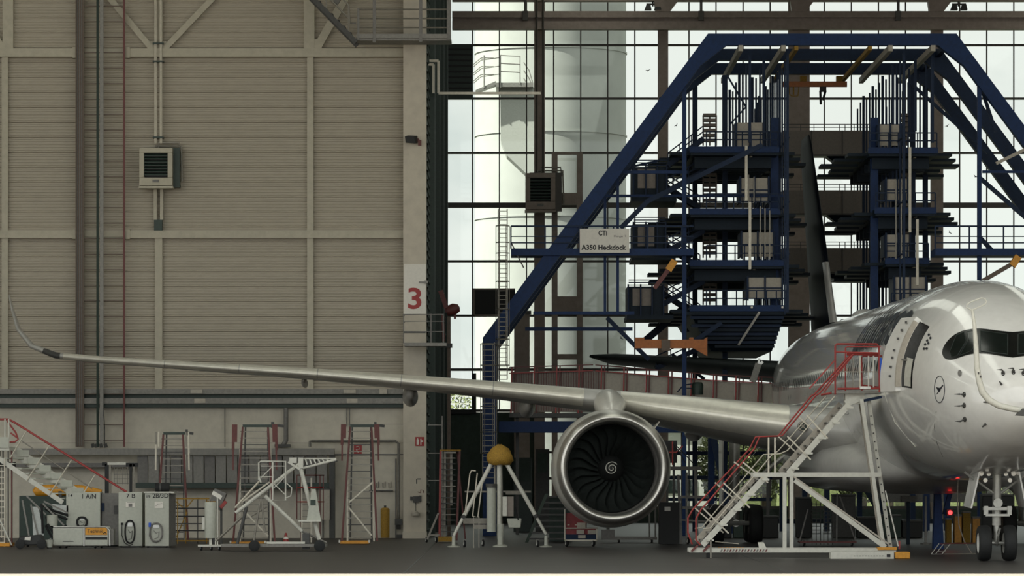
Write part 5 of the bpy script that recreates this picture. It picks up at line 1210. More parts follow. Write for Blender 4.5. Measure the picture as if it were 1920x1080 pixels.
t = thing('grey_hopper', 'tilted grey box with red edge behind the white canister', 'box', k.base(408)); mb = MB(); mb.hexa([k(391, 946), k(412, 957), k(412, 957, .7), k(391, 946, .7), k(402, 916), k(424, 925), k(424, 925, .7), k(402, 916, .7)]); mb.build('shell', 'mid_grey', t)
mb = MB(); k.bar(mb, (414, 952), (424, 940), 6, .2, -.05); mb.build('edge_strip', 'red_paint', t); mb = MB(); k.box(mb, 398, 402, 945, k.gy(), .2, .3); k.box(mb, 412, 416, 950, k.gy(), .2, .3); mb.build('legs', 'dark_grey', t)
# --- white frame crane on wheels
k = K(134.5); gy = k.gy()
t = thing('frame_crane', 'white tubular lifting frame with a cantilever arm on a wheeled base', 'lifting frame', k.base(520))
for a, b_, w, nm, m in (((441, 962), (560, 870), 7, 'boom', 'white_paint'), ((496, 930), (566, 996), 7, 'prop', 'white_paint'), ((562, 874), (598, 1012), 8, 'mast', 'white_paint'), ((568, 860), (630, 860), 3, 'arm', 'white_paint'), ((566, 878), (630, 862), 5, 'arm_strut', 'white_paint'), ((566, 874), (632, 864), 3, 'arm_beam', 'dark_grey'),
                    ((488, 935), (474, 1022), 4, 'rear_leg', 'pipe_grey'), ((490, 935), (496, 1000), 4, 'rear_leg', 'pipe_grey'), ((462, 950), (444, 1020), 6, 'rear_leg', 'dark_grey'), ((440, 952), (488, 900), 4, 'tie', 'pipe_light'), ((404, 1015), (452, 970), 5, 'tow_bar', 'pipe_grey'), ((470, 968), (500, 950), 3, 'tie', 'pipe_grey'), ((565, 996), (612, 1018), 4, 'tie', 'steel_grey')):
    mb = MB(); k.tube(mb, a, b_, w, .2, n=8); mb.build(nm, m, t, smooth=True)
mb = MB(); k.box(mb, 542, 556, 858, 868, .1, .3); k.box(mb, 559, 568, 858, 878, .1, .3); k.bar(mb, (540, 866), (562, 880), 4, .1, .15); mb.build('arm_head', 'white_paint', t)
for i in range(7): mb = MB(); k.bar(mb, (572+i*8, 861), (576+i*8, 873-i*1.4), 2.5, .05, .2); mb.build('arm_web', 'white_paint', t)
mb = MB(); k.path(mb, [(486, 900), (486, 868), (490, 865), (536, 865), (536, 938), (512, 938), (512, 865)], 3.2, -.2); k.path(mb, [(486, 893), (490, 905)], 3, -.2); mb.build('guard_rail', 'white_paint', t)
for a, b_ in (((490, 874), (534, 874)), ((488, 894), (512, 894)), ((490, 896), (512, 874)), ((512, 905), (536, 928)), ((514, 915), (534, 895)), ((538, 906), (548, 915)), ((548, 915), (546, 930)), ((546, 930), (536, 934))):
    mb = MB(); k.tube(mb, a, b_, 2, -.2); mb.build('rail_bar', 'white_paint', t)
mb = MB(); mb.hexa([k(575, 976, -.1), k(602, 976, -.1), k(602, 976, 0), k(575, 976, 0), k(585, 917, -.1), k(592, 917, -.1), k(592, 917, 0), k(585, 917, 0)]); P_ = mb.build('shield', 'cabinet_white', t)
mb = MB(); k.box(mb, 582.5, 592, 937, 947, -.12, -.1); mb.build('label', 'dark_green', P_); mb = MB(); k.box(mb, 560, 602, 975, 978, -.2, .2); mb.build('foot_plate', 'white_paint', t)
mb = MB(); k.box(mb, 500, 572, 1015.5, 1019.5, -.1, 0); mb.build('base_bar', 'white_paint', t); mb = MB(); k.box(mb, 415, 612, 1020, 1025, -.2, .9); mb.build('chassis', 'steel_grey', t); mb = MB(); k.box(mb, 567, 580, 1000, 1030, 0, .3); mb.build('jack_post', 'dark_grey', t)
for px in (478, 600): lathe_at(k, px, -.3, [(-.08, 0), (-.09, .12), (-.06, .18), (.06, .18), (.09, .12), (.08, 0)], 'wheel', 'tyre', t, axis=(0, 1, 0), z0=.18)
# --- red caged ladder
k = K(150.0)
t = thing('ladder_cage', 'short red caged ladder behind the white mast', 'ladder', k.base(580))
for px in (556, 563, 599, 606): mb = MB(); k.box(mb, px-1, px+1, 892, k.gy() if px in (563, 599) else 974, .0+(px % 3)*.2, .06+(px % 3)*.2); mb.build('cage_bar', 'dull_red', t)
for px in (565, 583): mb = MB(); k.box(mb, px-1.4, px+1.4, 896, k.gy(), .25, .3); mb.build('side_rail', 'pipe_light', t)
for y in (891, 914, 941): mb = MB(); k.path(mb, [(581+25*math.cos(a), y, -.5*math.sin(a)+.4) for a in [PI*i/8 for i in range(9)]], 2.6); mb.build('hoop', 'red_paint' if y > 900 else 'dull_red', t)
for i in range(10): mb = MB(); k.box(mb, 565, 583, 902+i*11, 903.6+i*11, .26, .3); mb.build('rung', 'pipe_grey', t)
k = K(157.8)
t = thing('notice_board', 'pale blank wall board behind the red cage', 'board', k(604, 974)); mb = MB(); k.box(mb, 595, 616, 918, 975, 1.0, 1.08); mb.build('sheet', 'panel_beige', t); mb = MB(); k.box(mb, 594, 617, 916, 918, .98, 1.1); mb.build('frame', 'dark_grey', t)
t = thing('warning_cone', 'small red marker cone on the floor under the white frame', 'cone', K(146).base(536)); mb = MB(); mb.lathe([(0, .2), (.03, .2), (.03, .14), (.42, .03), (.42, 0)], K(146).base(536), n=14); mb.build('cone', 'red_paint', t); mb = MB(); mb.lathe([(.2, .1), (.28, .075)], K(146).base(536), n=14); mb.build('band', 'sign_white', t)
# --- red tower ladder right of the column
k = K(150.0); gy = k.gy()
t = thing('tower_ladder', 'narrow red tower ladder in front of the dark green wall', 'ladder', k.base(842))
for a, b_, w, m, dy in (((826, 846), (824, gy-4), 4, 'red_paint', 0), ((862, 846), (856, gy-4), 4, 'dull_red', 0), ((857, 848), (872, gy-6), 3, 'dull_red', .6), ((834, 850), (833, gy-6), 4.5, 'pipe_grey', .3), ((846, 850), (846, 948), 4.5, 'pipe_grey', .3)):
    mb = MB(); k.bar(mb, a, b_, w, .08, dy); mb.build('leg', m, t)
mb = MB(); k.box(mb, 824, 864, 843, 846, -.05, .6); mb.build('top_bar', 'ochre', t); mb = MB(); k.box(mb, 832, 855, 847, 850, -.05, 0); mb.build('top_step', 'pipe_grey', t)
for i in range(15): mb = MB(); k.box(mb, 828, 854, 858+i*10.6, 859.8+i*10.6, .02, .08); mb.build('rung', 'dark_grey' if i % 5 else 'pipe_grey', t)
for a, b_ in (((822, 962), (801, gy-6)), ((803, gy-14), (824, gy-14))): mb = MB(); k.bar(mb, a, b_, 3.5, .06, -.1); mb.build('outrigger', 'pipe_grey', t)
mb = MB(); k.box(mb, 822, 850, gy-11, gy-2, -.3, .6); mb.build('base', 'ochre', t)
for px in (800, 818): castor(k, px, 0, t, .1)
# --- white tripod jack
k = K(141.5); gy = k.gy()
t = thing('tripod_jack', 'big white tripod aircraft jack with a yellow padded cap', 'jack', k.base(936))
mb = MB(); rr = []
for i in range(10):
    u = i/9; r = tab([(0, .38), (.25, .46), (.6, .4), (.85, .26), (1, .08)], u)[0]; rr.append([k(937, 871-u*37, .1)+Vector((r*math.cos(a)*(1+.08*math.sin(5*a+i)), r*math.sin(a), .03*math.sin(4*a+2*i))) for a in [2*PI*j/20 for j in range(20)]])
mb.loft(rr, cap=True); mb.build('padded_cap', 'ochre', t, smooth=2)
mb = MB(); k.tube(mb, (936, 868), (936, 988), 9, 0, n=16); mb.build('main_column', 'white_paint', t, smooth=True)
mb = MB(); k.tube(mb, (928, 870), (928, 985), 4, .1, n=10); mb.build('ram', 'pipe_grey', t, smooth=True)
mb = MB(); k.tube(mb, (921, 913), (921, 997), 17, -.05, n=20); mb.build('hydraulic_tank', 'cabinet_white', t, smooth=True); mb = MB(); k.tube(mb, (921, 907), (921, 914), 21, -.05, n=20); mb.build('tank_lid', 'dark_grey', t, smooth=True)
for a, b_, dy in (((922, 868), (851, 1004), -.3), ((950, 870), (1024, 1002), -.2), ((938, 868), (940, 1000), 2.2)):
    m1 = lerp(a, b_, .74); mb = MB(); k.tube(mb, a, m1, 8, 0, dy*.74, n=12); L_ = mb.build('leg', 'white_paint', t, smooth=True); mb = MB(); k.tube(mb, m1, b_, 6, dy*.74, dy, n=12); mb.build('leg_tube', 'white_paint', L_, smooth=True)
    mb = MB(); k.tube(mb, (m1[0]-2, m1[1]-3), (m1[0]+2, m1[1]+3), 10, dy*.74, n=12); mb.build('collar', 'dark_grey', L_)
    mb = MB(); c = k(b_[0], 1004, dy); mb.lathe([(0, .22), (.03, .22), (.06, .07), (c.z, .06), (c.z, 0)], (c.x, c.y, 0), n=16); mb.build('foot', 'cabinet_white', L_, smooth=True)
mb = MB(); c = k(938, 1000); mb.lathe([(0, .26), (.04, .26), (.08, .1), (.2, .1), (.5, .12), (.8, .13), (.8, 0)], (c.x, c.y, 0), n=18); mb.build('centre_foot', 'cabinet_white', t, smooth=True)
mb = MB(); k.box(mb, 942, 951, 931, 968, -.1, .3); mb.build('pump_box', 'white_paint', t, bevel=.02); mb = MB(); k.box(mb, 951, 963, 931, 968, -.05, .3); mb.build('control_face', 'panel_dim', t)
mb = MB(); k.path(mb, [(966, 930), (968, 965), (972, 975), (966, 950)], 2, -.1); mb.build('hose', 'rubber', t)
mb = MB(); mb.hexa([k(954, 990, 0), k(976, 990, 0), k(976, 990, .4), k(954, 990, .4), k(950, 972, 0), k(978, 972, 0), k(978, 972, .4), k(950, 972, .4)]); mb.build('reservoir', 'cabinet_white', t, bevel=.03)
mb = MB(); k.box(mb, 868, 915, 972, 982, .4, .6); k.box(mb, 888, 912, 984, 992, .3, .6); mb.build('cross_tie', 'pipe_grey', t)
mb = MB(); k.box(mb, 870, 996, 921, 924, 2.3, 2.4); k.box(mb, 948, 980, 924, 928, 2.2, 2.4); mb.build('cross_tie', 'pipe_grey', t)
for px, dy in ((871, -.2), (1008, -.1), (905, 1.2)): castor(k, px, dy, t, .12)
k = K(139.8)
t = thing('step_rail', 'pair of slanted pale tube rails beside the jack leg', 'rail', k.base(888)); 
for pts in ([(872, 962), (881, 888), (884, 882), (892, 883)], [(886, 968), (895, 887)], [(886, 968), (896, 970), (904, 905)]): mb = MB(); k.path(mb, pts, 2.6, .1); mb.build('tube', 'pipe_light', t, smooth=True)
for px in (888, 898): mb = MB(); k.box(mb, px-1, px+1, 968, k.gy(), .08, .12); mb.build('leg', 'pipe_grey', t)
# --- dark stair unit left of the engine, small parts cart
k = K(152.0)
t = thing('dark_steps', 'dark broad step unit left of the engine', 'steps', k.base(1020))
for i in range(8): mb = MB(); k.box(mb, 1026-i*5, 1072, 930+i*11, 933+i*11, -.1-.28*i, .3-.28*i); mb.build('step', 'dark_grey', t)
mb = MB(); mb.hexa([k(984, k.gy(), -2.1), k(990, k.gy(), -2.1), k(990, k.gy(), -2), k(984, k.gy(), -2), k(1022, 926, 0), k(1028, 926, 0), k(1028, 926, .1), k(1022, 926, .1)]); mb.build('side_frame', 'dark_green', t)
mb = MB(); k.box(mb, 1030, 1074, 930, k.gy(), .35, .5); mb.build('rear_sheet', 'dark_green', t)
k = K(142.5); gy = k.gy()
t = thing('parts_cart', 'small cart with red and blue drawers under the engine', 'cart', k.base(1089))
mb = MB(); k.box(mb, 1058, 1060, 955, gy-11, 0, .06); k.box(mb, 1118, 1120, 988, gy-11, 0, .06); mb.build('frame_post', 'pipe_light', t)
mb = MB(); k.box(mb, 1058, 1120, gy-13, gy-10, 0, .7); mb.build('bed', 'pipe_light', t)
mb = MB(); k.box(mb, 1061, 1118, 1002, gy-13, .02, .65); mb.build('lower_box', 'navy', t); mb = MB(); k.box(mb, 1061, 1117, 990, 1002, .06, .65); mb.build('drawer_row', 'wood_red', t); mb = MB(); k.box(mb, 1061, 1100, 962, 990, .1, .6); mb.build('drawer_row', 'wood_red', t)
mb = MB(); k.box(mb, 1060, 1120, 989.5, 991.5, 0, .66); mb.build('shelf', 'panel_beige', t)
for a, b_, c, d in ((1082, 1098, 980, 990), (1081, 1095, 993, 1001), (1102, 1117, 994, 1001), (1084, 1098, 1003, 1009)): mb = MB(); k.box(mb, a, b_, c, d, -.02, .1); mb.build('parts_bin', 'panel_beige', t)
for i in range(3): mb = MB(); k.box(mb, 1064+i*14, 1068+i*14, 983.5, 985, .07, .1); mb.build('drawer_pull', 'pipe_light', t)
for px in (1062, 1112): castor(k, px, .05, t, .11); castor(k, px+2, .6, t, .11)
# --- things right of and below the engine
k = K(147.0)
t = thing('dark_cabinet', 'black cabinet with a small white label right of the engine', 'cabinet', k.base(1256)); mb = MB(); k.box(mb, 1236, 1274, 942, k.gy(), 0, .8); mb.build('body', 'black', t)
mb = MB(); k.box(mb, 1246, 1257, 950, 958, -.02, 0); mb.build('label_plate', 'sign_white', t)
t = thing('steel_trestle', 'grey steel trestle behind the right rim of the engine', 'trestle', k.base(1285)); gy = k.gy()
for a, b_, w in (((1272, 890), (1278, gy), 5), ((1288, 886), (1288, gy), 4), ((1304, 880), (1308, gy), 5), ((1250, 878), (1316, 878), 7), ((1276, 932), (1330, 932), 5), ((1280, 952), (1330, 952), 5), ((1276, 975), (1326, 978), 3)):
    mb = MB(); k.bar(mb, a, b_, w, .1, .2); mb.build('bar', 'steel_grey', t)
castor(k, 1290, 0, t, .12)
t = thing('red_rail_unit', 'dark tow unit with thin red rail beside the engine', 'rail unit', K(152).base(1262)); k = K(152)
for a, b_ in (((1255, 848), (1268, 848)), ((1261, 828), (1261, 872)), ((1268, 848), (1280, 836))): mb = MB(); k.bar(mb, a, b_, 2.4, .05); mb.build('rail', 'red_paint', t)
mb = MB(); k.box(mb, 1244, 1270, 826, 868, .2, .9); mb.build('case', 'black', t); mb = MB(); k.box(mb, 1250, 1254, 868, k.gy(), .3, .5); k.box(mb, 1262, 1266, 868, k.gy(), .3, .5); mb.build('stand', 'dark_grey', t)
for pts in ([(1262, 832), (1272, 845), (1285, 868)], [(1268, 836), (1290, 858), (1302, 872)]): mb = MB(); k.path(mb, pts, 1.8, -.05); mb.build('cable', 'rubber', t)
k = K(149.5)
t = thing('flat_dolly', 'flat grey dolly with a push handle under the engine', 'dolly', k.base(1190)); mb = MB(); k.box(mb, 1150, 1232, 1007, 1012, 0, 1.0); mb.build('deck', 'steel_grey', t)
for px in (1218, 1229): mb = MB(); k.box(mb, px-1.5, px+1.5, 945, 1008, .1, .15); mb.build('handle_post', 'steel_grey', t)
mb = MB(); k.box(mb, 1128, 1153, 993, 1012, .1, .5); mb.build('crate', 'mid_grey', t)
for px in (1160, 1222): castor(k, px, .1, t, .06)
# --- dark freight boxes below the wing, before the back wall
k = K(176.0)
for x0, x1, y0, m, l in ((963, 998, 858, 'dark_green', 'tall dark container right of the yellow jack cap'), (1004, 1030, 842, 'dark_grey', 'taller dark container left of the engine rim')):
    t = thing('container', l, 'container', k.base((x0+x1)/2), 'dark containers at the back'); mb = MB(); k.box(mb, x0, x1, y0, k.gy(), 0, 1.2); mb.build('body', m, t); mb = MB(); k.box(mb, x0+4, x1-4, y0+6, y0+44, -.04, 0); mb.build('door', 'green_wall', t)
k = K(158)
t = thing('air_hose_post', 'thin grey post with side arms before the green wall', 'post', k.base(829)); mb = MB(); k.box(mb, 828, 830, 780, k.gy(), -.05, .05); mb.build('pole', 'steel_grey', t)
for y, a, b_ in ((796, 802, 829), (849, 802, 829), (900, 802, 828)): mb = MB(); k.box(mb, a, b_, y, y+1.6, 0, .06); mb.build('arm', 'steel_grey', t)
# ================================================================ big boarding stair at the door
k = K(124.0); gy = k.gy()
t = thing('boarding_stair', 'tall white stair stand with red handrails at the open door', 'stairs', k.base(1500))
D2 = 1.15
def st(name, m, *bars, dys=(0,), d=.09, w=None):
    for a, b, wd in bars:
        for dy in dys:
            mb = MB(); k.bar(mb, a, b, wd, d, dy); mb.build(name, m, t)
st('chassis_beam', 'white_paint', ((1292, 1032), (1680, 1032), 8), dys=(0, D2), d=.14)
st('stringer', 'white_paint', ((1317, 1022), (1436, 893), 11), ((1478, 888), (1592, 758), 11), dys=(0,), d=.06)
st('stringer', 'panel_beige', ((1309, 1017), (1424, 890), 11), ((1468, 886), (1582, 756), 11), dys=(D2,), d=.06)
for a, b, n in (((1313, 1020), (1430, 892), 9), ((1473, 886), (1588, 757), 9)):
    for i in range(n):
        c = lerp(a, b, (i+.5)/n); mb = MB(); p = k(c[0], c[1]); mb.box(p.x-.1, p.x+.2, 124.03, 124+D2-.03, p.z-.02, p.z+.025); T_ = mb.build('tread', 'steel_grey', t)
        if i % 2 == 0: mb = MB(); mb.box(p.x+.08, p.x+.3, 123.9, 124.0, p.z-.03, p.z+.03); mb.build('tread_bracket', 'white_paint', T_)
st('landing_beam', 'white_paint', ((1412, 890), (1652, 890), 8), dys=(0, D2), d=.12)
mb = MB(); k.box(mb, 1426, 1482, 886, 889, 0, D2); mb.build('landing', 'steel_grey', t)
st('upright', 'white_paint', ((1471, 894), (1471, 1030), 7), ((1484, 894), (1484, 1030), 7), d=.1)
st('front_leg', 'white_paint', ((1615, 748), (1657, 1027), 7), d=.12); st('front_leg', 'white_paint', ((1630, 748), (1671, 1027), 7), d=.12, dys=(.25,))
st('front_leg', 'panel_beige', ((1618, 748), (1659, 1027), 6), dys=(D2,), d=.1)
for i in range(16): mb = MB(); c = lerp((1634, 780), (1670, 1020), i/15); p = k(*c); mb.box(p.x-.02, p.x+.02, 124.17, 124.19, p.z-.02, p.z+.02); mb.build('peg_hole', 'dark_grey', t)
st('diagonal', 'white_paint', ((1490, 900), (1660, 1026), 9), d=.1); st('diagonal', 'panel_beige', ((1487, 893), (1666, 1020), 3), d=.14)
st('stay_cable', 'white_paint', ((1659, 920), (1683, 1024), 2.2), d=.03, dys=(-.2,)); st('stay_cable', 'mid_grey', ((1477, 900), (1474, 960), 1.2), d=.02, dys=(.1,))
# top deck, bridge lip and railings
mb = MB(); k.box(mb, 1560, 1662, 733, 738, 0, D2); mb.build('top_deck', 'steel_grey', t)
mb = MB(); k.bar(mb, (1586, 757), (1614, 746), 12, .5, .4); k.box(mb, 1586, 1622, 738, 757, .2, .8); mb.build('deck_bracket', 'white_paint', t)
mb = MB(); k.box(mb, 1655, 1697, 734, 739, -.05, .55); mb.build('bridge_lip', 'blue_paint', t); mb = MB(); k.bar(mb, (1616, 752), (1664, 742), 5, .15, .1); mb.build('lip_strut', 'navy', t)
mb = MB(); mb.path([k(1668, 744, .2), k(1678, 746, .2), k(1690, 742, .2)], [.1, .12, .08], n=10); mb.build('bumper', 'cabinet_white', t, smooth=True)
mb = MB(); k.box(mb, 1612, 1632, 724.5, 729.5, -.06, -.02); mb.build('name_plate', 'foil', t)
def rp(pts, w, dy, m='red_paint', nm='handrail'):
    mb = MB(); k.path(mb, pts, w, dy, n=8); return mb.build(nm, m, t, smooth=True)
rp([(1566, 740), (1566, 648), (1569, 645), (1644, 645), (1648, 650), (1649, 735)], 3.4, 0, nm='cage_rail'); rp([(1566, 660), (1648, 662)], 3, 0, nm='cage_rail'); rp([(1588, 664), (1648, 664)], 5, .1, nm='cage_rail'); rp([(1591, 740), (1591, 650), (1594, 648), (1660, 648)], 3, D2, nm='cage_rail')
rp([(1618, 732), (1617, 670), (1620, 667), (1660, 667)], 3, .3, nm='gate_frame'); rp([(1570, 729), (1672, 728)], 4, -.02, nm='toe_rail'); rp([(1618, 722), (1652, 726)], 3, .3, nm='gate_frame')
for px, w, m in ((1613, 2.2, 'pipe_light'), (1629, 2.4, 'white_paint'), (1638.5, 2.6, 'white_paint'), (1600, 1.6, 'pipe_grey')): mb = MB(); k.box(mb, px-w/2, px+w/2, 667, 730, .1, .14); mb.build('gate_bar', m, t)
mb = MB(); k.box(mb, 1648, 1653.5, 671, 724, -.02, .08); mb.build('gate_post', 'bright_blue', t)
mb = MB(); k.bar(mb, (1566, 697), (1654, 697), 2, .04, .12); mb.build('gate_bar', 'pipe_grey', t)
# stair handrails
for dy, o in ((-.02, 0), (D2, -12)):
    rp([(1313+o, 1022), (1305+o, 1000 if o else 1012), (1305+o, 972), (1314+o, 956), (1414+o*.4, 842), (1424+o*.3, 819), (1466+o*.2, 817), (1530+o*.3, 741), (1536+o*.3, 738), (1592, 672), (1600, 664)], 3.2, dy)
    rp([(1330+o, 955), (1424+o*.3, 838)], 0.8, dy, 'mid_grey', 'cable')
for y0_, dy in ((0, -.03), (0, D2)):
    o = -12 if dy > 0 else 0
    rp([(1318+o, 992), (1332+o, 990), (1340+o, 980), (1448+o, 852), (1462+o*.5, 851), (1476+o, 845), (1566+o, 742)], 2.4, dy, 'pipe_light', 'mid_rail'); 
    for a in ((1318, 953, 1366, 1000), (1356, 905, 1406, 952), (1392, 866, 1440, 905), (1476, 818, 1520, 862), (1512, 778, 1552, 822)):
        mb = MB(); k.bar(mb, (a[0]+o, a[1]), (a[2]+o*.5, a[3]), 2.6, .05, dy); mb.build('rail_post', 'pipe_light', t)
for px in (1441, 1453): mb = MB(); k.box(mb, px-1.5, px+1.5, 820, 890, -.02, .03); mb.build('rail_post', 'pipe_light', t)
rp([(1540, 740), (1560, 737), (1566, 737)], 4, .2, nm='toe_rail')
mb = MB(); k.bar(mb, (1520, 728), (1566, 676), 2.6, .05, .5); k.bar(mb, (1548, 735), (1604, 664), 2.6, .05, .8); mb.build('inner_rail', 'red_paint', t)
# base details
K2 = K(122.9)
mb = MB(); K2.box(mb, 1557, 1676, 1035, 1048, -.1, .5); PD = mb.build('ballast_box', 'white_paint', t, bevel=.015)
mb = MB(); K2.box(mb, 1662, 1669, 1039, 1044.5, -.11, -.1); mb.build('socket', 'sign_black', PD)
for i in range(11): mb = MB(); c = 1600+i*5.3; K2.box(mb, c, c+3, 1041.5, 1043, -.106, -.1); mb.build('print_mark', 'mid_grey', PD)
mb = MB(); K2.box(mb, 1678, 1706, 1035, 1047.5, -.1, .4); mb.build('end_block', 'yellow_paint', t, bevel=.02); mb = MB(); k.box(mb, 1645, 1681, 1026, 1031, -.1, .4); mb.build('end_block', 'yellow_paint', t)
mb = MB(); k.box(mb, 1685, 1688, 1014, 1030, 0, .1); mb.build('marker_post', 'red_paint', t)
for i in range(16): mb = MB(); p = k(1350+i*5.6, 1032); mb.hexa([k(1350+i*5.6, 1034.4, -.075), k(1353+i*5.6, 1034.4, -.075), k(1353+i*5.6, 1034.4, -.07), k(1350+i*5.6, 1034.4, -.07), k(1352+i*5.6, 1030, -.075), k(1355+i*5.6, 1030, -.075), k(1355+i*5.6, 1030, -.07), k(1352+i*5.6, 1030, -.07)]); mb.build('hazard_stripe', 'dull_red' if i % 2 else 'mid_grey', t)
mb = MB(); mb.hexa([k(1424, 1028, .2), k(1438, 1028, .2), k(1438, 1028, .24), k(1424, 1028, .24), k(1422, 1017, .3), k(1433, 1017, .3), k(1433, 1017, .34), k(1422, 1017, .34)]); mb.build('chock_plate', 'white_paint', t)
mb = MB(); k.tube(mb, (1342, 1016), (1386, 1020), 1.6, .3); mb.build('tow_bar', 'pipe_light', t)
mb = MB(); k.box(mb, 1331, 1334, 1012, 1048, -.1, -.02); mb.build('jack_leg', 'pipe_grey', t); mb = MB(); k.box(mb, 1325, 1331, 1034, 1047, -.05, .25); mb.build('tyre', 'rubber', t)
for px in (1296, 1318): mb = MB(); k.bar(mb, (px, 1034), (px+12, 1022), 4, .1, -.08); mb.build('clamp', 'dull_red', t)
for i in range(10): mb = MB(); k.box(mb, 1348+i*5, 1350.5+i*5, 1026.5, 1027.8, .4, .45); mb.build('hazard_chain', 'yellow_paint', t)
# --- curved pole with oval ring in front of the nose
k = K(113.6)
t = thing('dock_pole', 'long curved white pole with an oval ring at the nose', 'pole', (k.X(2010), 113.6, 0))
mb = MB(); k.path(mb, [(1812+8, 580), (1812, 576), (1813, 571), (1820, 566), (1840, 558.5), (1847, 560), (1850, 566), (1846, 571), (1828, 579), (1820, 581)], 2.6, 0, n=6, closed=True); mb.build('oval_ring', 'white_paint', t, smooth=True)
pts = [(1823, 580), (1827, 610), (1830, 650), (1832, 690), (1836, 715), (1842, 735), (1854, 750), (1874, 761), (1900, 767), (1940, 773), (2005, 780)]
mb = MB(); mb.path([k(x, y) for x, y in pts], [w*k.S/2 for w in (5, 7, 9.5, 11, 12, 13, 13, 12, 11, 11, 11)], n=10); mb.build('curved_arm', 'white_paint', t, smooth=True)
mb = MB(); k.box(mb, 2000, 2012, 775, k.gy(), -.1, .1); mb.build('post', 'white_paint', t); mb = MB(); k.box(mb, 1985, 2027, k.gy()-5, k.gy(), -.5, .5); mb.build('foot', 'dark_grey', t)
mb = MB(); mb.hexa([k(1904, 779, -.2), k(1990, 784, -.2), k(1990, 784, .2), k(1904, 779, .2), k(1916, 766, -.2), k(1990, 772, -.2), k(1990, 772, .2), k(1916, 766, .2)]); mb.build('bracket', 'dark_grey', t)
for x, y in ((1834, 700), (1838, 706)): mb = MB(); c = k(x, y, -.1); mb.box(c.x-.02, c.x+.02, c.y, c.y+.05, c.z-.03, c.z+.03); mb.build('fixing', 'dark_grey', t)
# --- things below the forward fuselage
k = K(138.0); gy = k.gy()
t = thing('blue_support', 'dark blue support tower with glowing red lamp behind the nose wheels', 'support', k.base(1768))
mb = MB(); mb.hexa([k(1750, gy), k(1770, gy), k(1770, gy, .5), k(1750, gy, .5), k(1754, 905), k(1764, 905), k(1764, 905, .5), k(1754, 905, .5)]); mb.build('column', 'blue_paint', t)
mb = MB(); k.bar(mb, (1788, 905), (1772, 965), 8, .2, .2); mb.build('strut', 'blue_paint', t); mb = MB(); k.box(mb, 1756, 1762, 884, 906, -.1, .3); k.box(mb, 1765, 1792, 890, 897, 0, .2); mb.build('top_frame', 'dull_red', t)
for px, py, r in ((1781, 961, 4), (1775, 917, 2.4)):
    mb = MB(); mb.lathe([(0, 0), (.02, r*.7*k.S), (.05, r*k.S), (.12, r*k.S), (.12, 0)], k(px, py, -.2), (0, 1, 0), n=14); mb.build('lamp', 'lamp_red', t, smooth=True)
    mb = MB(); k.box(mb, px-r*1.6, px+r*1.6, py-r*1.6, py+r*1.6, -.08, .1); mb.build('lamp_box', 'black', t)
k = K(128.0)
t = thing('tubular_sledge', 'low chrome tube sledge on the floor near the nose wheels', 'sledge', k.base(1765)); gy = k.gy()
for a, b in (((1746, gy-2), (1763, 1020)), ((1754, gy-2), (1772, 1020)), ((1766, gy-2), (1784, 1020)), ((1746, gy-2), (1766, gy-2)), ((1760, 1034), (1776, 1034)), ((1763, 1020), (1830, 1019))):
    mb = MB(); k.tube(mb, a, b, 1.8, 0, .4 if b[1] < gy-5 else 0); mb.build('tube', 'foil' if b[0] < 1800 else 'dull_red', t, smooth=True)
mb = MB(); k.tube(mb, (1772, gy-2), (1836, gy-3), 2.4, .2); mb.build('tow_bar', 'pipe_grey', t)
t = thing('ground_cable', 'grey cable hanging from the belly down to the floor', 'cable', K(130).base(1820)); k = K(130.0)
mb = MB(); k.path(mb, [(1797, 890), (1795, 930), (1798, 985), (1808, 1015), (1822, k.gy()-1)], 2, 0); mb.build('cable', 'panel_dim', t, smooth=True)
k = K(150.0)
for x0, x1, y0, m, l in ((1775, 1784, 975, 'ochre', 'narrow ochre drum left of the yellow crates'), (1790, 1803, 968, 'yellow_paint', 'yellow crate below the red lamp, left one'), (1806, 1820, 962, 'ochre', 'ochre crate in the middle of the crate row'), (1824, 1838, 972, 'yellow_paint', 'yellow crate next to the nose wheel')):
    t = thing('crate', l, 'crate', k.base((x0+x1)/2), 'yellow crates under the belly'); mb = MB(); k.box(mb, x0, x1, y0, k.gy(), 0, .6); mb.build('body', m, t); mb = MB(); k.box(mb, x0-.5, x1+.5, y0-3, y0, -.03, .63); mb.build('lid', 'panel_dim', t)
k = K(146.0)
for x0, l in ((1524, 'wire rack in front of bright gap behind the stair uprights'), (1546, 'second wire rack right of the first behind the diagonal')):
    t = thing('wire_rack', l, 'rack', k.base(x0+7), 'wire racks behind the stair'); 
    for px in (x0-2, x0+6, x0+14): mb = MB(); k.box(mb, px, px+1.4, 940, k.gy(), 0, .06); mb.build('post', 'dark_grey', t)
    for i in range(9): mb = MB(); k.box(mb, x0-2, x0+15, 944+i*7, 945.6+i*7, 0, .3); mb.build('shelf', 'dark_grey', t)
k = K(143.0); gy = k.gy()
t = thing('carrier_dolly', 'flat red framed carrier on the floor behind the diagonal', 'carrier', k.base(1550))
mb = MB(); k.box(mb, 1500, 1606, gy-9, gy-6, 0, 1.2); mb.build('deck', 'dull_red', t)
for a, b in (((1500, gy-8), (1516, 955)), ((1606, gy-8), (1576, 930)), ((1570, gy-8), (1571, 925))): mb = MB(); k.bar(mb, a, b, 2.4, .05, .3); mb.build('stay', 'mid_grey', t)
for px in (1508, 1598): castor(k, px, .2, t, .1)
k = K(160.0)
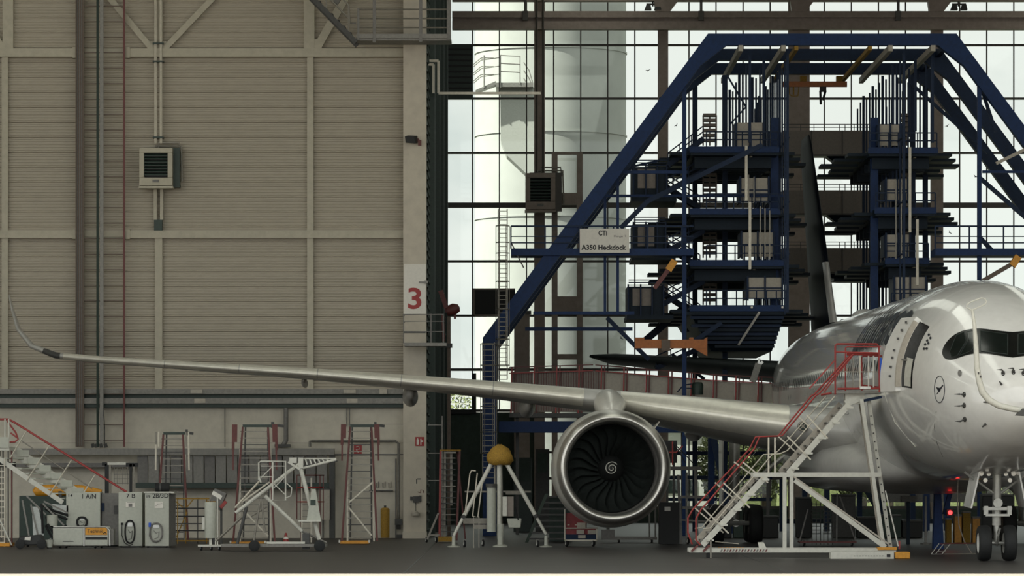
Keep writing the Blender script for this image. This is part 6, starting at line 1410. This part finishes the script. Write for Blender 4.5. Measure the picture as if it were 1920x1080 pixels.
for i, (x0, x1, y0, m, l) in enumerate(((1494, 1522, 935, 'black', 'tall black case behind the stair upright'), (1562, 1604, 930, 'dark_grey', 'wide dark case between wire rack and green gap'), (1608, 1650, 972, 'black', 'low black case under the green gap'), (1654, 1690, 968, 'dark_green', 'low green case behind the front stair legs'), (1692, 1730, 978, 'black', 'low black case left of the blue tower'), (1842, 1900, 930, 'black', 'dark case straight behind the nose wheels'), (1330, 1372, 965, 'black', 'black case behind the lower stair flight'), (1376, 1412, 978, 'dark_green', 'low green case below the middle of the lower flight'), (1416, 1460, 970, 'black', 'black case left of the paired uprights'))):
    t = thing('equipment_case', l, 'case', k.base((x0+x1)/2), 'dark cases under the airliner'); mb = MB(); k.box(mb, x0, x1, y0, k.gy(), 0, .9); mb.build('body', m, t, bevel=.03); mb = MB(); k.box(mb, x0-.5, x1+.5, y0-3, y0, -.03, .93); mb.build('lid', 'dark_grey', t)
k = K(146.5)
t = thing('head_stand', 'grey stand with round head left of the belly gap', 'stand', k.base(1738))
mb = MB(); k.box(mb, 1734, 1738, 930, k.gy(), 0, .1); mb.build('pole', 'steel_grey', t); mb = MB(); k.box(mb, 1690, 1720, 930, 942, 0, .3); mb.build('beam', 'mid_grey', t); mb = MB(); k.box(mb, 1700, 1706, 940, k.gy(), 0, .2); mb.build('pole', 'navy_dark', t)
mb = MB(); c = k.base(1736); mb.lathe([(0, .2), (.04, .2), (.06, .05)], c, n=12); mb.build('foot', 'steel_grey', t)
SUN_E, SKY_BACK, SKY_FRONT, EXPO = 18.0, .98, 1.85, 0.0
# ================================================================ camera, sky, sun
cd = bpy.data.cameras.new('camera'); cam = bpy.data.objects.new('camera', cd); COL.objects.link(cam)
cam.location = (0, 0, CAMZ); cam.rotation_euler = (PI/2, 0, 0); cd.sensor_width = 36; cd.lens = F/1920*36
cd.shift_y = (HY-540)/1920; cd.clip_end = 2000; cd.clip_start = 1; SC.camera = cam
sd = bpy.data.lights.new('sun', 'SUN'); sun = bpy.data.objects.new('sun', sd); COL.objects.link(sun)
sd.energy = SUN_E; sd.angle = .01; sd.color = (1, .97, .91)
el = math.radians(52); v = Vector((-.94*math.cos(el), -.34*math.cos(el), math.sin(el))); sun.rotation_euler = v.to_track_quat('Z', 'Y').to_euler()
w = bpy.data.worlds.new('sky'); SC.world = w; w.use_nodes = True; nt = w.node_tree; bg = nt.nodes['Background']
tc = nt.nodes.new('ShaderNodeTexCoord'); mp = nt.nodes.new('ShaderNodeMapping'); mp.inputs['Scale'].default_value = (9, 9, 16)
nz = nt.nodes.new('ShaderNodeTexNoise'); nz.inputs['Scale'].default_value = 1.4; nz.inputs['Detail'].default_value = 6
rp = nt.nodes.new('ShaderNodeValToRGB')
rp.color_ramp.elements[0].color = (.74, .79, .78, 1); rp.color_ramp.elements[0].position = .38
rp.color_ramp.elements[1].color = (1.0, 1.0, .97, 1); rp.color_ramp.elements[1].position = .56
L = nt.links.new
L(tc.outputs['Generated'], mp.inputs['Vector']); L(mp.outputs['Vector'], nz.inputs['Vector']); L(nz.outputs['Fac'], rp.inputs['Fac'])
# brighter overcast overhead and on the apron side
dp = nt.nodes.new('ShaderNodeVectorMath'); dp.operation = 'DOT_PRODUCT'; dp.inputs[1].default_value = (-.15, -.75, .65)
L(tc.outputs['Generated'], dp.inputs[0])
mr = nt.nodes.new('ShaderNodeMapRange'); mr.inputs[1].default_value = -.7; mr.inputs[2].default_value = .9; mr.inputs[3].default_value = SKY_BACK; mr.inputs[4].default_value = SKY_FRONT
L(dp.outputs['Value'], mr.inputs[0])
ml = nt.nodes.new('ShaderNodeVectorMath'); ml.operation = 'SCALE'; L(rp.outputs['Color'], ml.inputs[0]); L(mr.outputs[0], ml.inputs['Scale'])
L(ml.outputs[0], bg.inputs['Color']); bg.inputs['Strength'].default_value = 1.0
vs_ = SC.view_settings; vs_.view_transform = 'Standard'; vs_.look = 'None'; vs_.gamma = 1; vs_.use_curve_mapping = False; vs_.exposure = EXPO
SC.cycles.max_bounces = 10; SC.cycles.diffuse_bounces = 5; SC.cycles.transparent_max_bounces = 16; SC.cycles.caustics_reflective = False
